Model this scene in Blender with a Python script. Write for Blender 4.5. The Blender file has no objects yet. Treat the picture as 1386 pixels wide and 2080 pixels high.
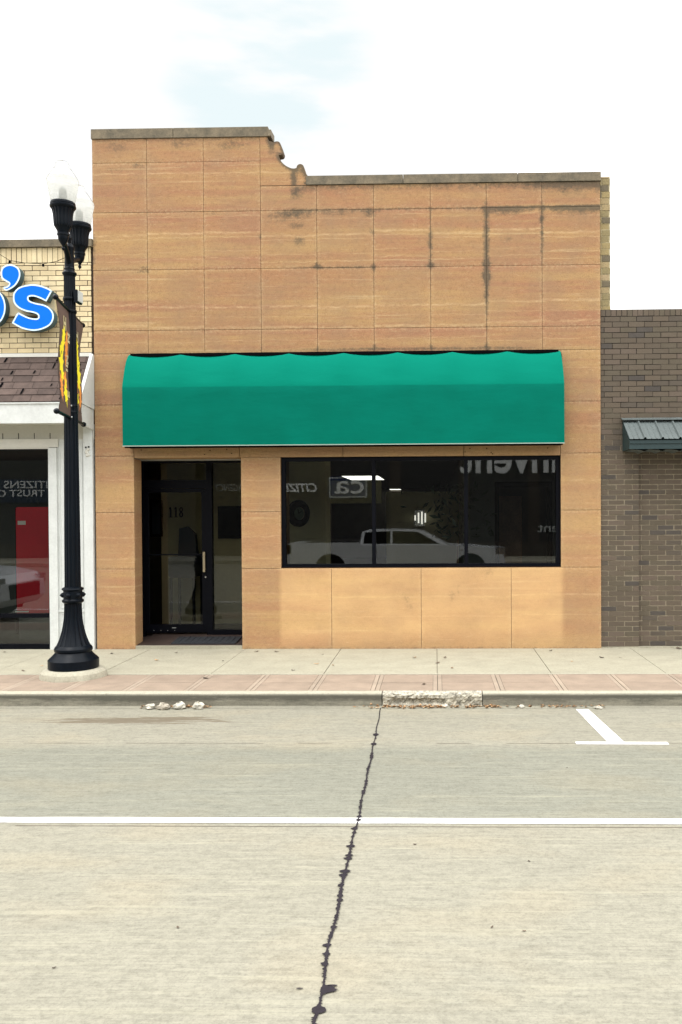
import bpy, math, random
import numpy as np
from mathutils import Matrix, Vector
PI = math.pi
random.seed(7)
rng = np.random.RandomState(7)
C = bpy.context.scene.collection
scene = bpy.context.scene

# ------------------------------------------------------------------ camera
YAW, PIT, ROL, F = .0224, -.0128, -.0055, 1740.0      # F in photo pixels (photo 1386 x 2080)
def _Rz(a): c, s = math.cos(a), math.sin(a); return np.array([[c,-s,0],[s,c,0],[0,0,1.]])
def _Rx(a): c, s = math.cos(a), math.sin(a); return np.array([[1,0,0],[0,c,-s],[0,s,c]])
RC = _Rz(YAW) @ _Rx(PI/2 + PIT) @ _Rz(ROL)
_d = RC.T @ np.array([0, 1, 0.])
CX = 885 - F*_d[0]/-_d[2]; CY = 1040 + F*_d[1]/-_d[2]
def ray(px, py): return RC @ np.array([(px-CX)/F, -(py-CY)/F, -1.])
_v = ray(700, 1318); H = -_v[2]/_v[1]*12
def W(px, py, Y=12.):                 # photo point -> (x, z) on the upright plane at depth Y
    v = ray(px, py); t = Y/v[1]; return v[0]*t, H + v[2]*t
def G(px, py, z=0.):                  # photo point -> (x, y) on the level plane z
    v = ray(px, py); t = (z-H)/v[2]; return v[0]*t, v[1]*t
cam_d = bpy.data.cameras.new('camera'); cam = bpy.data.objects.new('camera', cam_d); C.objects.link(cam)
M4 = Matrix(RC.tolist()).to_4x4(); M4.translation = (0, 0, H); cam.matrix_world = M4
cam_d.sensor_fit = 'VERTICAL'; cam_d.sensor_height = 36; cam_d.sensor_width = 24
cam_d.lens = F/2080*36
cam_d.shift_x = (693-CX)/2080; cam_d.shift_y = (CY-1040)/2080
cam_d.clip_end = 2000; cam_d.clip_start = .05
scene.camera = cam

# ------------------------------------------------------------------ light
SUN_EL, SUN_AZ = math.radians(64), math.radians(200)
world = bpy.data.worlds.new("World"); scene.world = world; world.use_nodes = True
wn, wl = world.node_tree.nodes, world.node_tree.links; wn.clear()
def N(nodes, t, **k):
    n = nodes.new(t)
    for a, b in k.items(): setattr(n, a, b)
    return n
wo = N(wn, 'ShaderNodeOutputWorld'); wb = N(wn, 'ShaderNodeBackground'); wb.inputs[1].default_value = .10
sky = N(wn, 'ShaderNodeTexSky', sky_type='NISHITA', sun_disc=False, sun_elevation=SUN_EL, sun_rotation=SUN_AZ)
tc = N(wn, 'ShaderNodeTexCoord'); sp = N(wn, 'ShaderNodeSeparateXYZ'); wl.new(tc.outputs['Generated'], sp.inputs[0])
mr = N(wn, 'ShaderNodeMapRange'); mr.inputs[1].default_value = 0; mr.inputs[2].default_value = .9
mr.inputs[3].default_value = 11.5; mr.inputs[4].default_value = 40.0
wl.new(sp.outputs[2], mr.inputs[0])
cc = N(wn, 'ShaderNodeVectorMath', operation='SCALE'); cc.inputs[0].default_value = (1, 1, 1); wl.new(mr.outputs[0], cc.inputs['Scale'])
# a thinner, bluish place in the overcast
vd = Vector(ray(540, 125)).normalized()
dt = N(wn, 'ShaderNodeVectorMath', operation='DOT_PRODUCT'); dt.inputs[1].default_value = vd
wl.new(tc.outputs['Generated'], dt.inputs[0])
mp = N(wn, 'ShaderNodeMapping'); mp.inputs['Scale'].default_value = (4, 4, 16); wl.new(tc.outputs['Generated'], mp.inputs[0])
nz = N(wn, 'ShaderNodeTexNoise'); nz.inputs['Scale'].default_value = 1.6; nz.inputs['Detail'].default_value = 5
wl.new(mp.outputs[0], nz.inputs['Vector'])
m1 = N(wn, 'ShaderNodeMapRange', interpolation_type='SMOOTHSTEP'); m1.inputs[1].default_value = .989; m1.inputs[2].default_value = .9995; wl.new(dt.outputs['Value'], m1.inputs[0])
m2 = N(wn, 'ShaderNodeMapRange'); m2.inputs[1].default_value = .26; m2.inputs[2].default_value = .60; wl.new(nz.outputs[0], m2.inputs[0])
mm = N(wn, 'ShaderNodeMath', operation='MULTIPLY'); wl.new(m1.outputs[0], mm.inputs[0]); wl.new(m2.outputs[0], mm.inputs[1])
mm2 = N(wn, 'ShaderNodeMath', operation='MULTIPLY'); m3 = N(wn, 'ShaderNodeMapRange', interpolation_type='SMOOTHSTEP'); m3.inputs[1].default_value = .15; m3.inputs[2].default_value = .85; wl.new(mm.outputs[0], m3.inputs[0]); wl.new(m3.outputs[0], mm2.inputs[0]); mm2.inputs[1].default_value = .985
thin = N(wn, 'ShaderNodeMix', data_type='RGBA'); thin.inputs[0].default_value = .06
thin.inputs[6].default_value = (8.9, 10.0, 10.2, 1); wl.new(sky.outputs[0], thin.inputs[7])
soft = N(wn, 'ShaderNodeMix', data_type='RGBA'); soft.inputs[7].default_value = (10.3, 10.3, 10.3, 1)   # the cloud thins out first ...
m4 = N(wn, 'ShaderNodeMapRange', interpolation_type='SMOOTHSTEP'); m4.inputs[1].default_value = .955; m4.inputs[2].default_value = .975; wl.new(dt.outputs['Value'], m4.inputs[0])
wl.new(m4.outputs[0], soft.inputs[0]); wl.new(cc.outputs[0], soft.inputs[6])
mx = N(wn, 'ShaderNodeMix', data_type='RGBA'); wl.new(mm2.outputs[0], mx.inputs[0])   # ... then shows blue
wl.new(soft.outputs[2], mx.inputs[6]); wl.new(thin.outputs[2], mx.inputs[7])
wl.new(mx.outputs[2], wb.inputs[0]); wl.new(wb.outputs[0], wo.inputs[0])
sd = bpy.data.lights.new('sun', 'SUN'); sd.energy = 1.4; sd.angle = math.radians(25); sd.color = (1, .97, .92)
sun = bpy.data.objects.new('sun', sd); C.objects.link(sun)
sun.rotation_euler = (PI/2 - SUN_EL, 0, math.radians(-22))
scene.view_settings.view_transform = 'Standard'; scene.view_settings.look = 'None'
scene.view_settings.exposure = 0.0; scene.view_settings.gamma = 1
scene.render.resolution_x, scene.render.resolution_y = 682, 1024

# ------------------------------------------------------------------ helpers
class MB:
    def __init__(s): s.v = []; s.f = []; s.mi = []; s.cv = []; s.sm = []
    def face(s, idx, mi=0, cv=.5, sm=False): s.f.append(tuple(idx)); s.mi.append(mi); s.cv.append(cv); s.sm.append(sm)
    def poly(s, pts, mi=0, cv=.5, sm=False):
        n = len(s.v); s.v += [tuple(p) for p in pts]; s.face(range(n, n+len(pts)), mi, cv, sm); return s
    def box(s, x0, x1, y0, y1, z0, z1, mi=0, cv=.5, back=True, bev=0):
        if bev:
            return s.prism([(x0+bev, z0), (x1-bev, z0), (x1, z0+bev), (x1, z1-bev), (x1-bev, z1), (x0+bev, z1), (x0, z1-bev), (x0, z0+bev)], y0, y1, mi, cv)
        n = len(s.v)
        s.v += [(x0,y0,z0),(x1,y0,z0),(x1,y0,z1),(x0,y0,z1),(x0,y1,z0),(x1,y1,z0),(x1,y1,z1),(x0,y1,z1)]
        fs = [(0,1,2,3),(1,5,6,2),(3,2,6,7),(4,0,3,7),(4,5,1,0)] + ([(5,4,7,6)] if back else [])
        for q in fs: s.face([n+i for i in q], mi, cv)
        return s
    def prism(s, pts, y0, y1, mi=0, cv=.5, sm=False):   # outline in x,z, thickness along y
        n = len(s.v); k = len(pts)
        s.v += [(a, y0, b) for a, b in pts] + [(a, y1, b) for a, b in pts]
        s.face(range(n, n+k), mi, cv); s.face(range(n+2*k-1, n+k-1, -1), mi, cv)
        for i in range(k):
            j = (i+1) % k; s.face([n+i, n+k+i, n+k+j, n+j], mi, cv, sm)
        return s
    def prismx(s, pts, x0, x1, mi=0, cv=.5, sm=False):  # outline in y,z, thickness along x
        n = len(s.v); k = len(pts)
        s.v += [(x0, a, b) for a, b in pts] + [(x1, a, b) for a, b in pts]
        s.face(range(n+k-1, n-1, -1), mi, cv); s.face(range(n+k, n+2*k), mi, cv)
        for i in range(k):
            j = (i+1) % k; s.face([n+i, n+j, n+k+j, n+k+i], mi, cv, sm)
        return s
    def lathe(s, prof, cx=0, cy=0, n=32, mi=0, fl=None, cap=True):   # prof [(r,z)] ; fl(z)->(amp,count)
        b = len(s.v)
        for r, z in prof:
            a, c = fl(z) if fl else (0, 0)
            for i in range(n):
                t = 2*PI*i/n; rr = r - (a*abs(math.sin(c*t/2))**.8 if a else 0)
                s.v.append((cx+rr*math.cos(t), cy+rr*math.sin(t), z))
        for k in range(len(prof)-1):
            for i in range(n):
                j = (i+1) % n; s.face([b+k*n+i, b+k*n+j, b+(k+1)*n+j, b+(k+1)*n+i], mi, .5, True)
        if cap:
            s.face(range(b+n-1, b-1, -1), mi); s.face(range(b+(len(prof)-1)*n, b+len(prof)*n), mi)
        return s
    def tube(s, pts, r, n=8, mi=0):
        b = len(s.v); P = [Vector(p) for p in pts]
        rr = r if isinstance(r, (list, tuple)) else [r]*len(P)
        for k, p in enumerate(P):
            d = (P[min(k+1, len(P)-1)] - P[max(k-1, 0)]).normalized()
            u = d.cross(Vector((0, 0, 1)));
            if u.length < 1e-3: u = d.cross(Vector((1, 0, 0)))
            u.normalize(); w = d.cross(u)
            for i in range(n):
                t = 2*PI*i/n; s.v.append(tuple(p + (u*math.cos(t) + w*math.sin(t))*rr[k]))
        for k in range(len(P)-1):
            for i in range(n):
                j = (i+1) % n; s.face([b+k*n+i, b+k*n+j, b+(k+1)*n+j, b+(k+1)*n+i], mi, .5, True)
        s.face(range(b+n-1, b-1, -1), mi); s.face(range(b+(len(P)-1)*n, b+len(P)*n), mi)
        return s
    def ball(s, c, r, mi=0, n=12):
        pr = [(max(r*math.sin(PI*k/8), 1e-4), c[2]-r*math.cos(PI*k/8)) for k in range(9)]
        return s.lathe(pr, c[0], c[1], n, mi, cap=False)
    def parts(s, name, mats, parent=None):      # each loose piece becomes its own object
        up = list(range(len(s.v)))
        def find(a):
            while up[a] != a: up[a] = up[up[a]]; a = up[a]
            return a
        for f in s.f:
            for i in f[1:]: up[find(i)] = find(f[0])
        gr = {}
        for k, f in enumerate(s.f): gr.setdefault(find(f[0]), []).append(k)
        out = []
        for ks in gr.values():
            m = MB(); mp = {}
            for k in ks:
                idx = []
                for i in s.f[k]:
                    if i not in mp: mp[i] = len(m.v); m.v.append(s.v[i])
                    idx.append(mp[i])
                m.face(idx, s.mi[k], s.cv[k], s.sm[k])
            out.append(m.build(name, mats, parent))
        return out
    def build(s, name, mats, parent=None, attrs=None):
        me = bpy.data.meshes.new(name)
        off = parent_loc(parent)
        me.from_pydata([(a-off[0], b-off[1], c-off[2]) for a, b, c in s.v], [], s.f)
        if not isinstance(mats, (list, tuple)): mats = [mats]
        for m in mats: me.materials.append(m)
        me.polygons.foreach_set('material_index', s.mi); me.polygons.foreach_set('use_smooth', s.sm)
        a = me.attributes.new('cv', 'FLOAT', 'FACE'); a.data.foreach_set('value', s.cv)
        for k, vals in (attrs or {}).items():
            a = me.attributes.new(k, 'FLOAT', 'POINT'); a.data.foreach_set('value', vals)
        me.update()
        if any(s.sm): me.set_sharp_from_angle(angle=math.radians(22))
        o = bpy.data.objects.new(name, me); C.objects.link(o)
        if parent: o.parent = parent
        return o
def parent_loc(p):
    v = Vector((0, 0, 0))
    while p is not None: v = v + p.location; p = p.parent
    return v
def thing(name, label, cat, loc=(0,0,0), group=None):
    o = bpy.data.objects.new(name, None); C.objects.link(o); o.location = loc; o.empty_display_size = .2
    o['label'] = label; o['category'] = cat
    if group: o['group'] = group
    return o
def tag(o, label, cat, group=None, kind=None):
    o['label'] = label; o['category'] = cat
    if group: o['group'] = group
    if kind: o['kind'] = kind
    return o
def struct(o): o['kind'] = 'structure'; return o
def smooth_all(o):
    for p in o.data.polygons: p.use_smooth = True
def recenter(o):                      # put a one-mesh thing's origin on its own base
    me = o.data; vs = np.array([v.co[:] for v in me.vertices]); c = vs.mean(0); c[2] = vs[:, 2].min()
    for v in me.vertices: v.co = (v.co[0]-c[0], v.co[1]-c[1], v.co[2]-c[2])
    o.location = Vector(o.location) + Vector(c.tolist()); return o
def catmull(P, n=5):
    out = []; k = len(P)
    for i in range(k):
        p0, p1, p2, p3 = [np.array(P[(i+j-1) % k], float) for j in range(4)]
        for q in range(n):
            t = q/n; out.append(tuple(.5*((2*p1)+(-p0+p2)*t+(2*p0-5*p1+4*p2-p3)*t*t+(-p0+3*p1-3*p2+p3)*t**3)))
    return out
def curve_mesh(name, build, mat, parent, M):
    cu = build(); ob = bpy.data.objects.new('tmp', cu); C.objects.link(ob)
    dg = bpy.context.evaluated_depsgraph_get(); me = bpy.data.meshes.new_from_object(ob.evaluated_get(dg))
    bpy.data.objects.remove(ob)
    me.transform(M); off = parent_loc(parent); me.transform(Matrix.Translation(-off))
    me.materials.clear(); me.materials.append(mat)
    o = bpy.data.objects.new(name, me); C.objects.link(o)
    if parent: o.parent = parent
    return o
def outline(loops, depth, offset=0.):
    def f():
        cu = bpy.data.curves.new('c', 'CURVE'); cu.dimensions = '2D'; cu.fill_mode = 'BOTH'; cu.extrude = depth/2; cu.offset = offset
        for L in loops:
            s = cu.splines.new('POLY'); s.points.add(len(L)-1); s.use_cyclic_u = True
            for p, q in zip(s.points, L): p.co = (q[0], q[1], 0, 1)
        return cu
    return f
def text(body, size, depth=.01, offset=0., shear=0., align='CENTER', spacing=1.):
    def f():
        cu = bpy.data.curves.new('t', 'FONT'); cu.body = body; cu.size = size; cu.extrude = depth/2; cu.offset = offset
        cu.shear = shear; cu.align_x = align; cu.space_character = spacing; cu.resolution_u = 4
        return cu
    return f
FRONT = Matrix.Rotation(PI/2, 4, 'X')                                   # xy -> xz, faces -Y
BACK = Matrix.Rotation(PI, 4, 'Z') @ FRONT                              # faces +Y

# ------------------------------------------------------------------ materials
def newmat(name):
    m = bpy.data.materials.new(name); m.use_nodes = True; nt = m.node_tree
    return m, nt.nodes, nt.links, nt.nodes['Principled BSDF']
def pos(nd, lk, scale):
    g = N(nd, 'ShaderNodeNewGeometry'); m = N(nd, 'ShaderNodeMapping'); m.inputs['Scale'].default_value = scale
    lk.new(g.outputs['Position'], m.inputs[0]); return m.outputs[0]
def noise(nd, lk, scale3, s=1., det=4, rough=.55):
    n = N(nd, 'ShaderNodeTexNoise'); n.inputs['Scale'].default_value = s; n.inputs['Detail'].default_value = det
    n.inputs['Roughness'].default_value = rough; lk.new(pos(nd, lk, scale3), n.inputs['Vector']); return n.outputs[0]
def mrange(nd, lk, src, a, b, c=0., d=1., smooth=False):
    m = N(nd, 'ShaderNodeMapRange'); m.interpolation_type = 'SMOOTHSTEP' if smooth else 'LINEAR'
    for i, v in enumerate((a, b, c, d)): m.inputs[i+1].default_value = v
    lk.new(src, m.inputs[0]); return m.outputs[0]
def mixc(nd, lk, fac, a, b, mode='MIX'):
    m = N(nd, 'ShaderNodeMix', data_type='RGBA', blend_type=mode)
    for i, v in ((0, fac), (6, a), (7, b)):
        if isinstance(v, (int, float)): m.inputs[i].default_value = v
        elif isinstance(v, tuple): m.inputs[i].default_value = (*v, 1)
        else: lk.new(v, m.inputs[i])
    return m.outputs[2]
def math_(nd, lk, op, a, b):
    m = N(nd, 'ShaderNodeMath', operation=op)
    for i, v in ((0, a), (1, b)):
        if isinstance(v, (int, float)): m.inputs[i].default_value = v
        else: lk.new(v, m.inputs[i])
    return m.outputs[0]
def attr(nd, name): n = N(nd, 'ShaderNodeAttribute', attribute_name=name); return n.outputs['Fac']
def bump(nd, lk, p, h, st=.2, dist=.01):
    b = N(nd, 'ShaderNodeBump'); b.inputs['Strength'].default_value = st; b.inputs['Distance'].default_value = dist
    lk.new(h, b.inputs['Height']); lk.new(b.outputs[0], p.inputs['Normal'])
def basic(name, col, rough=.6, var=.12, scale=3., fine=60., bst=.1, metal=0., cvar=0., spec=.5, coat=0.):
    m, nd, lk, p = newmat(name)
    c2 = tuple(x*(1-var*1.6) for x in col); c1 = tuple(min(1, x*(1+var)) for x in col)
    f = math_(nd, lk, 'ADD', math_(nd, lk, 'MULTIPLY', noise(nd, lk, (1,1,1), scale, 6), .6), math_(nd, lk, 'MULTIPLY', noise(nd, lk, (1,1,1), fine, 3), .4))
    c = mixc(nd, lk, mrange(nd, lk, f, .3, .7), c2, c1)
    if cvar:
        a = mrange(nd, lk, attr(nd, 'cv'), 0, 1, 1-cvar, 1+cvar)
        h = N(nd, 'ShaderNodeHueSaturation'); lk.new(a, h.inputs['Value']); lk.new(c, h.inputs['Color']); c = h.outputs[0]
    lk.new(c, p.inputs['Base Color']); p.inputs['Roughness'].default_value = rough; p.inputs['Metallic'].default_value = metal
    p.inputs['Specular IOR Level'].default_value = spec; p.inputs['Coat Weight'].default_value = coat
    if bst: bump(nd, lk, p, noise(nd, lk, (1,1,1), fine, 3), bst, .004)
    return m
def emis(name, col, st):
    m, nd, lk, p = newmat(name); p.inputs['Base Color'].default_value = (*col, 1)
    p.inputs['Emission Color'].default_value = (*col, 1); p.inputs['Emission Strength'].default_value = st; return m

def stone_mat(name='tan_stone', tint=1.):
    m, nd, lk, p = newmat(name)
    cv = attr(nd, 'cv')
    base = mixc(nd, lk, cv, (.335, .168, .092), (.345, .190, .095))
    # sedimentary bands that run level through each row
    band = noise(nd, lk, (.35, .35, 5.0), 1.3, 5, .6)
    base = mixc(nd, lk, mrange(nd, lk, band, .40, .64), base, mixc(nd, lk, .9, base, (.40, .252, .112)))
    red = noise(nd, lk, (.3, .3, 7.), 1.0, 4, .6)
    base = mixc(nd, lk, mrange(nd, lk, red, .56, .80, 0, .35), base, (.35, .165, .10))
    # thin pale veins
    vein = noise(nd, lk, (.35, .35, 17.), 1.0, 8, .68)
    base = mixc(nd, lk, mrange(nd, lk, vein, .61, .70, 0, .7), base, (.52, .37, .20))
    vein2 = noise(nd, lk, (2.2, 2.2, 60.), 1.0, 4, .6)
    base = mixc(nd, lk, mrange(nd, lk, vein2, .55, .72, 0, .18), base, (.24, .14, .08))
    base = mixc(nd, lk, mrange(nd, lk, noise(nd, lk, (9,9,26.), 1.3, 5, .7), .56, .70, 0, .45), base, (.47, .32, .18))
    base = mixc(nd, lk, mrange(nd, lk, noise(nd, lk, (16,16,20.), 1., 5, .8), .3, .7, .76, 1.20), (0, 0, 0), base)
    g = noise(nd, lk, (1, 1, 1), 75., 3, .7)
    base = mixc(nd, lk, mrange(nd, lk, g, .32, .68, .72, 1.24), (0, 0, 0), base)
    blot = noise(nd, lk, (1, 1, 1), 2.2, 6, .6)
    base = mixc(nd, lk, mrange(nd, lk, blot, .42, .75, 0, .5), base, (.25, .165, .10))
    # the pale veins that run through whole courses of panels, frayed and broken
    gg = N(nd, 'ShaderNodeNewGeometry'); sz_ = N(nd, 'ShaderNodeSeparateXYZ'); lk.new(gg.outputs['Position'], sz_.inputs[0])
    wob = math_(nd, lk, 'MULTIPLY', math_(nd, lk, 'SUBTRACT', noise(nd, lk, (1.5, 1.5, 1), 2., 6, .7), .5), .09)
    zz_ = math_(nd, lk, 'ADD', math_(nd, lk, 'ADD', sz_.outputs[2], wob), math_(nd, lk, 'MULTIPLY', cv, .07))
    tot = None
    for zc_, wd_, am_ in ((6.70, .012, .8), (6.58, .008, .4), (6.09, .010, .5), (5.86, .016, .9), (5.80, .008, .7), (5.60, .007, .5), (5.50, .008, .6), (4.86, .016, .9), (4.72, .008, .4), (4.57, .018, .8), (4.36, .008, .5), (3.95, .010, .5), (3.15, .012, .6), (2.42, .012, .6), (2.10, .008, .4), (1.62, .012, .6), (1.32, .014, .6), (.80, .015, .6), (.52, .010, .5)):
        d_ = math_(nd, lk, 'ABSOLUTE', math_(nd, lk, 'SUBTRACT', zz_, zc_), 0); v_ = mrange(nd, lk, d_, 0, wd_*1.5, am_, 0)
        tot = v_ if tot is None else math_(nd, lk, 'MAXIMUM', tot, v_)
    brk = mrange(nd, lk, noise(nd, lk, (3, 3, 9), 2.2, 7, .75), .38, .62)
    base = mixc(nd, lk, math_(nd, lk, 'MULTIPLY', tot, math_(nd, lk, 'MULTIPLY', brk, .6)), base, (.62, .44, .24))
    frz = attr(nd, 'edge')
    fz = math_(nd, lk, 'MULTIPLY', frz, mrange(nd, lk, noise(nd, lk, (1, 1, 1), 26., 5, .8), .46, .66))
    base = mixc(nd, lk, math_(nd, lk, 'MULTIPLY', fz, .5), base, (.56, .42, .24))
    # washed, paler stone
    wash = attr(nd, 'wash'); wn_ = mrange(nd, lk, noise(nd, lk, (1, 1, 2), 1.6, 5), .3, .7, .55, 1.)
    base = mixc(nd, lk, math_(nd, lk, 'MULTIPLY', math_(nd, lk, 'MULTIPLY', wash, wn_), .9), base, mixc(nd, lk, .62, base, (.74, .48, .225)))
    # mildew
    st = attr(nd, 'stain'); sn = noise(nd, lk, (1, 1, 1.3), 9., 8, .75); sn2 = noise(nd, lk, (1, 1, 1), 38., 4, .7)
    s1 = math_(nd, lk, 'ADD', math_(nd, lk, 'MULTIPLY', sn, .65), math_(nd, lk, 'MULTIPLY', sn2, .35))
    s2 = math_(nd, lk, 'ADD', st, math_(nd, lk, 'MULTIPLY', math_(nd, lk, 'SUBTRACT', s1, .5), 3.2))
    s3 = math_(nd, lk, 'MULTIPLY', mrange(nd, lk, s2, .12, .78), mrange(nd, lk, st, .02, .30))
    base = mixc(nd, lk, math_(nd, lk, 'MULTIPLY', s3, .78), base, (.060, .056, .042))
    lk.new(base, p.inputs['Base Color']); p.inputs['Roughness'].default_value = .85; p.inputs['Specular IOR Level'].default_value = .25
    hh = math_(nd, lk, 'ADD', math_(nd, lk, 'MULTIPLY', vein2, .6), g)
    bump(nd, lk, p, hh, .35, .006)
    return m
M_stone = stone_mat()
def conc(name, a, b, stre=(1.2, 14, 1), joint=None, stain=.5, bst=.25, warm=None):
    m, nd, lk, p = newmat(name)
    s = noise(nd, lk, stre, 2.2, 7, .65); big = noise(nd, lk, (1, 1, 1), .55, 5, .6); g = noise(nd, lk, (1, 1, 1), 90., 3, .8)
    g2 = noise(nd, lk, (1, 1, 1), 28., 5, .75)
    c = mixc(nd, lk, mrange(nd, lk, s, .32, .68), b, a)
    c = mixc(nd, lk, mrange(nd, lk, big, .38, .66, 0, .4), c, tuple(x*.80 for x in a))
    if warm: c = mixc(nd, lk, mrange(nd, lk, noise(nd, lk, (.8, 1.6, 1), 1.1, 4), .5, .7, 0, .45), c, warm)
    c = mixc(nd, lk, mrange(nd, lk, g, .25, .75, .70, 1.22), (0, 0, 0), c)
    c = mixc(nd, lk, mrange(nd, lk, g2, .3, .7, .80, 1.14), (0, 0, 0), c)
    sp_ = noise(nd, lk, (1, 4, 1), 9., 6, .75)
    c = mixc(nd, lk, mrange(nd, lk, sp_, .62, .72, 0, stain), c, (.13, .115, .09))
    lk.new(c, p.inputs['Base Color']); p.inputs['Roughness'].default_value = .9; p.inputs['Specular IOR Level'].default_value = .2
    bump(nd, lk, p, math_(nd, lk, 'ADD', g, s), bst, .006)
    return m, nd, lk, p, c
def road_mat():
    m, nd, lk, p, c = conc('road_concrete', (.292, .277, .217), (.222, .211, .166), (1.6, 34, 1), warm=(.30, .262, .185), stain=.42)
    # greyer, traffic-polished lane beyond the white line; broom texture in bands
    g = N(nd, 'ShaderNodeNewGeometry'); s = N(nd, 'ShaderNodeSeparateXYZ'); lk.new(g.outputs['Position'], s.inputs[0])
    lane = math_(nd, lk, 'MULTIPLY', mrange(nd, lk, s.outputs[1], 5.6, 5.8, 0, 1, True), mrange(nd, lk, s.outputs[1], 7.35, 7.66, 1, 0, True))
    c = mixc(nd, lk, math_(nd, lk, 'MULTIPLY', lane, 1.), c, mixc(nd, lk, 1., c, (.80, .835, .85), 'MULTIPLY'))
    tine = noise(nd, lk, (1.5, 60, 1), 1.6, 4, .65)
    c = mixc(nd, lk, mrange(nd, lk, tine, .58, .70, 0, .42), c, (.24, .225, .18))
    far = noise(nd, lk, (.5, 14, 1), 1.5, 6, .7)
    c = mixc(nd, lk, mrange(nd, lk, far, .54, .72, 0, .26), c, (.42, .40, .29))
    ds = noise(nd, lk, (1.4, 16, 1), 2.0, 3, .5)
    c = mixc(nd, lk, math_(nd, lk, 'MULTIPLY', mrange(nd, lk, ds, .66, .72, 0, .45), mrange(nd, lk, s.outputs[1], 5.9, 6.6, .25, 1)), c, (.13, .12, .10))
    c = mixc(nd, lk, mrange(nd, lk, noise(nd, lk, (4, 9, 1), 2.4, 6, .75), .35, .68, .84, 1.12), (0, 0, 0), c)
    # damp-looking dark stain by the kerb (dirt, shaped like in the photo)
    x0, y0 = G(265, 1463, -.15)
    ex = math_(nd, lk, 'DIVIDE', math_(nd, lk, 'SUBTRACT', s.outputs[0], x0), 1.05); ey = math_(nd, lk, 'DIVIDE', math_(nd, lk, 'SUBTRACT', s.outputs[1], y0), .17)
    r2 = math_(nd, lk, 'ADD', math_(nd, lk, 'MULTIPLY', ex, ex), math_(nd, lk, 'MULTIPLY', ey, ey))
    nn = noise(nd, lk, (1.2, 9, 1), 2.6, 6, .7)
    q = math_(nd, lk, 'ADD', math_(nd, lk, 'SUBTRACT', 1.0, r2), math_(nd, lk, 'MULTIPLY', math_(nd, lk, 'SUBTRACT', nn, .5), 5.5))
    c = mixc(nd, lk, mrange(nd, lk, q, .0, .7, 0, .80), c, (.115, .090, .060))
    lk.new(c, p.inputs['Base Color']); return m
M_road = road_mat()
M_walk = conc('sidewalk_concrete', (.41, .385, .292), (.335, .313, .238), (1.4, 1.8, 1), stain=.35)[0]
M_curbtop = conc('curb_top', (.46, .435, .34), (.36, .335, .26), (1.5, 3, 1), stain=.5)[0]
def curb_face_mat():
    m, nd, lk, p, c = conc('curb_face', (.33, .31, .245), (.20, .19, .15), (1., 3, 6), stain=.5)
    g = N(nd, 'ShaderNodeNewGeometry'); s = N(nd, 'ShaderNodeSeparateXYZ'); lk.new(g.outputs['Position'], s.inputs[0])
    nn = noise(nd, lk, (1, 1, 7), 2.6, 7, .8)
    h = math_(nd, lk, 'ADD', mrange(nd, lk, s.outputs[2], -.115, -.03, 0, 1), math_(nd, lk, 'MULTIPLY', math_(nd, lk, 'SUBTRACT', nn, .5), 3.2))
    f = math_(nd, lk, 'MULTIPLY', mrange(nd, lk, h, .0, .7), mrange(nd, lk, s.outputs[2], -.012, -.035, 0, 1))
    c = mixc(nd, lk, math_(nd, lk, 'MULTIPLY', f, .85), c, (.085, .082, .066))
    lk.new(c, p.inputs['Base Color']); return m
M_curb = curb_face_mat()
M_broken = basic('broken_concrete', (.43, .40, .32), .95, .55, 22, 60, .9)
M_paver = basic('pink_paver', (.282, .216, .160), .9, .18, 4, 70, .3, cvar=.06)
M_paver2 = basic('pale_paver', (.315, .250, .188), .9, .16, 4, 70, .3, cvar=.06)
M_wallgap = basic('stone_joint', (.150, .098, .060), .95, .45, 5, 30)
M_gap = basic('joint_dirt', (.13, .105, .075), .95, .3, 8)
M_tar = basic('tar', (.026, .022, .026), .8, .2, 10, 80, .2, spec=.08)
M_paint = basic('road_paint', (.90, .89, .87), .6, .07, 14, 90, .15)
def wear(m):
    nd, lk = m.node_tree.nodes, m.node_tree.links; p = nd['Principled BSDF']; src = p.inputs['Base Color'].links[0].from_socket
    w = math_(nd, lk, 'ADD', math_(nd, lk, 'MULTIPLY', noise(nd, lk, (1, 3, 1), 4., 6, .7), .6), math_(nd, lk, 'MULTIPLY', noise(nd, lk, (1, 1, 1), 60., 3, .7), .4))
    lk.new(mixc(nd, lk, mrange(nd, lk, w, .56, .66, 0, .75), src, (.36, .34, .27)), p.inputs['Base Color'])
wear(M_paint)
M_cope = stone_mat('coping_stone')
def coping_mat():
    m, nd, lk, p = newmat('weathered_coping')
    n1 = noise(nd, lk, (1, 1, 1), 5., 8, .75); n2 = noise(nd, lk, (1, 1, 1), 60., 4, .7)
    c = mixc(nd, lk, mrange(nd, lk, n1, .35, .68), (.085, .075, .053), (.215, .172, .112))
    c = mixc(nd, lk, mrange(nd, lk, n2, .3, .7, .72, 1.15), (0, 0, 0), c)
    c = mixc(nd, lk, mrange(nd, lk, n2, .66, .74, 0, .4), c, (.36, .32, .23))
    lk.new(c, p.inputs['Base Color']); p.inputs['Roughness'].default_value = .9; bump(nd, lk, p, n2, .5, .008); return m
M_coping = coping_mat()
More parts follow.
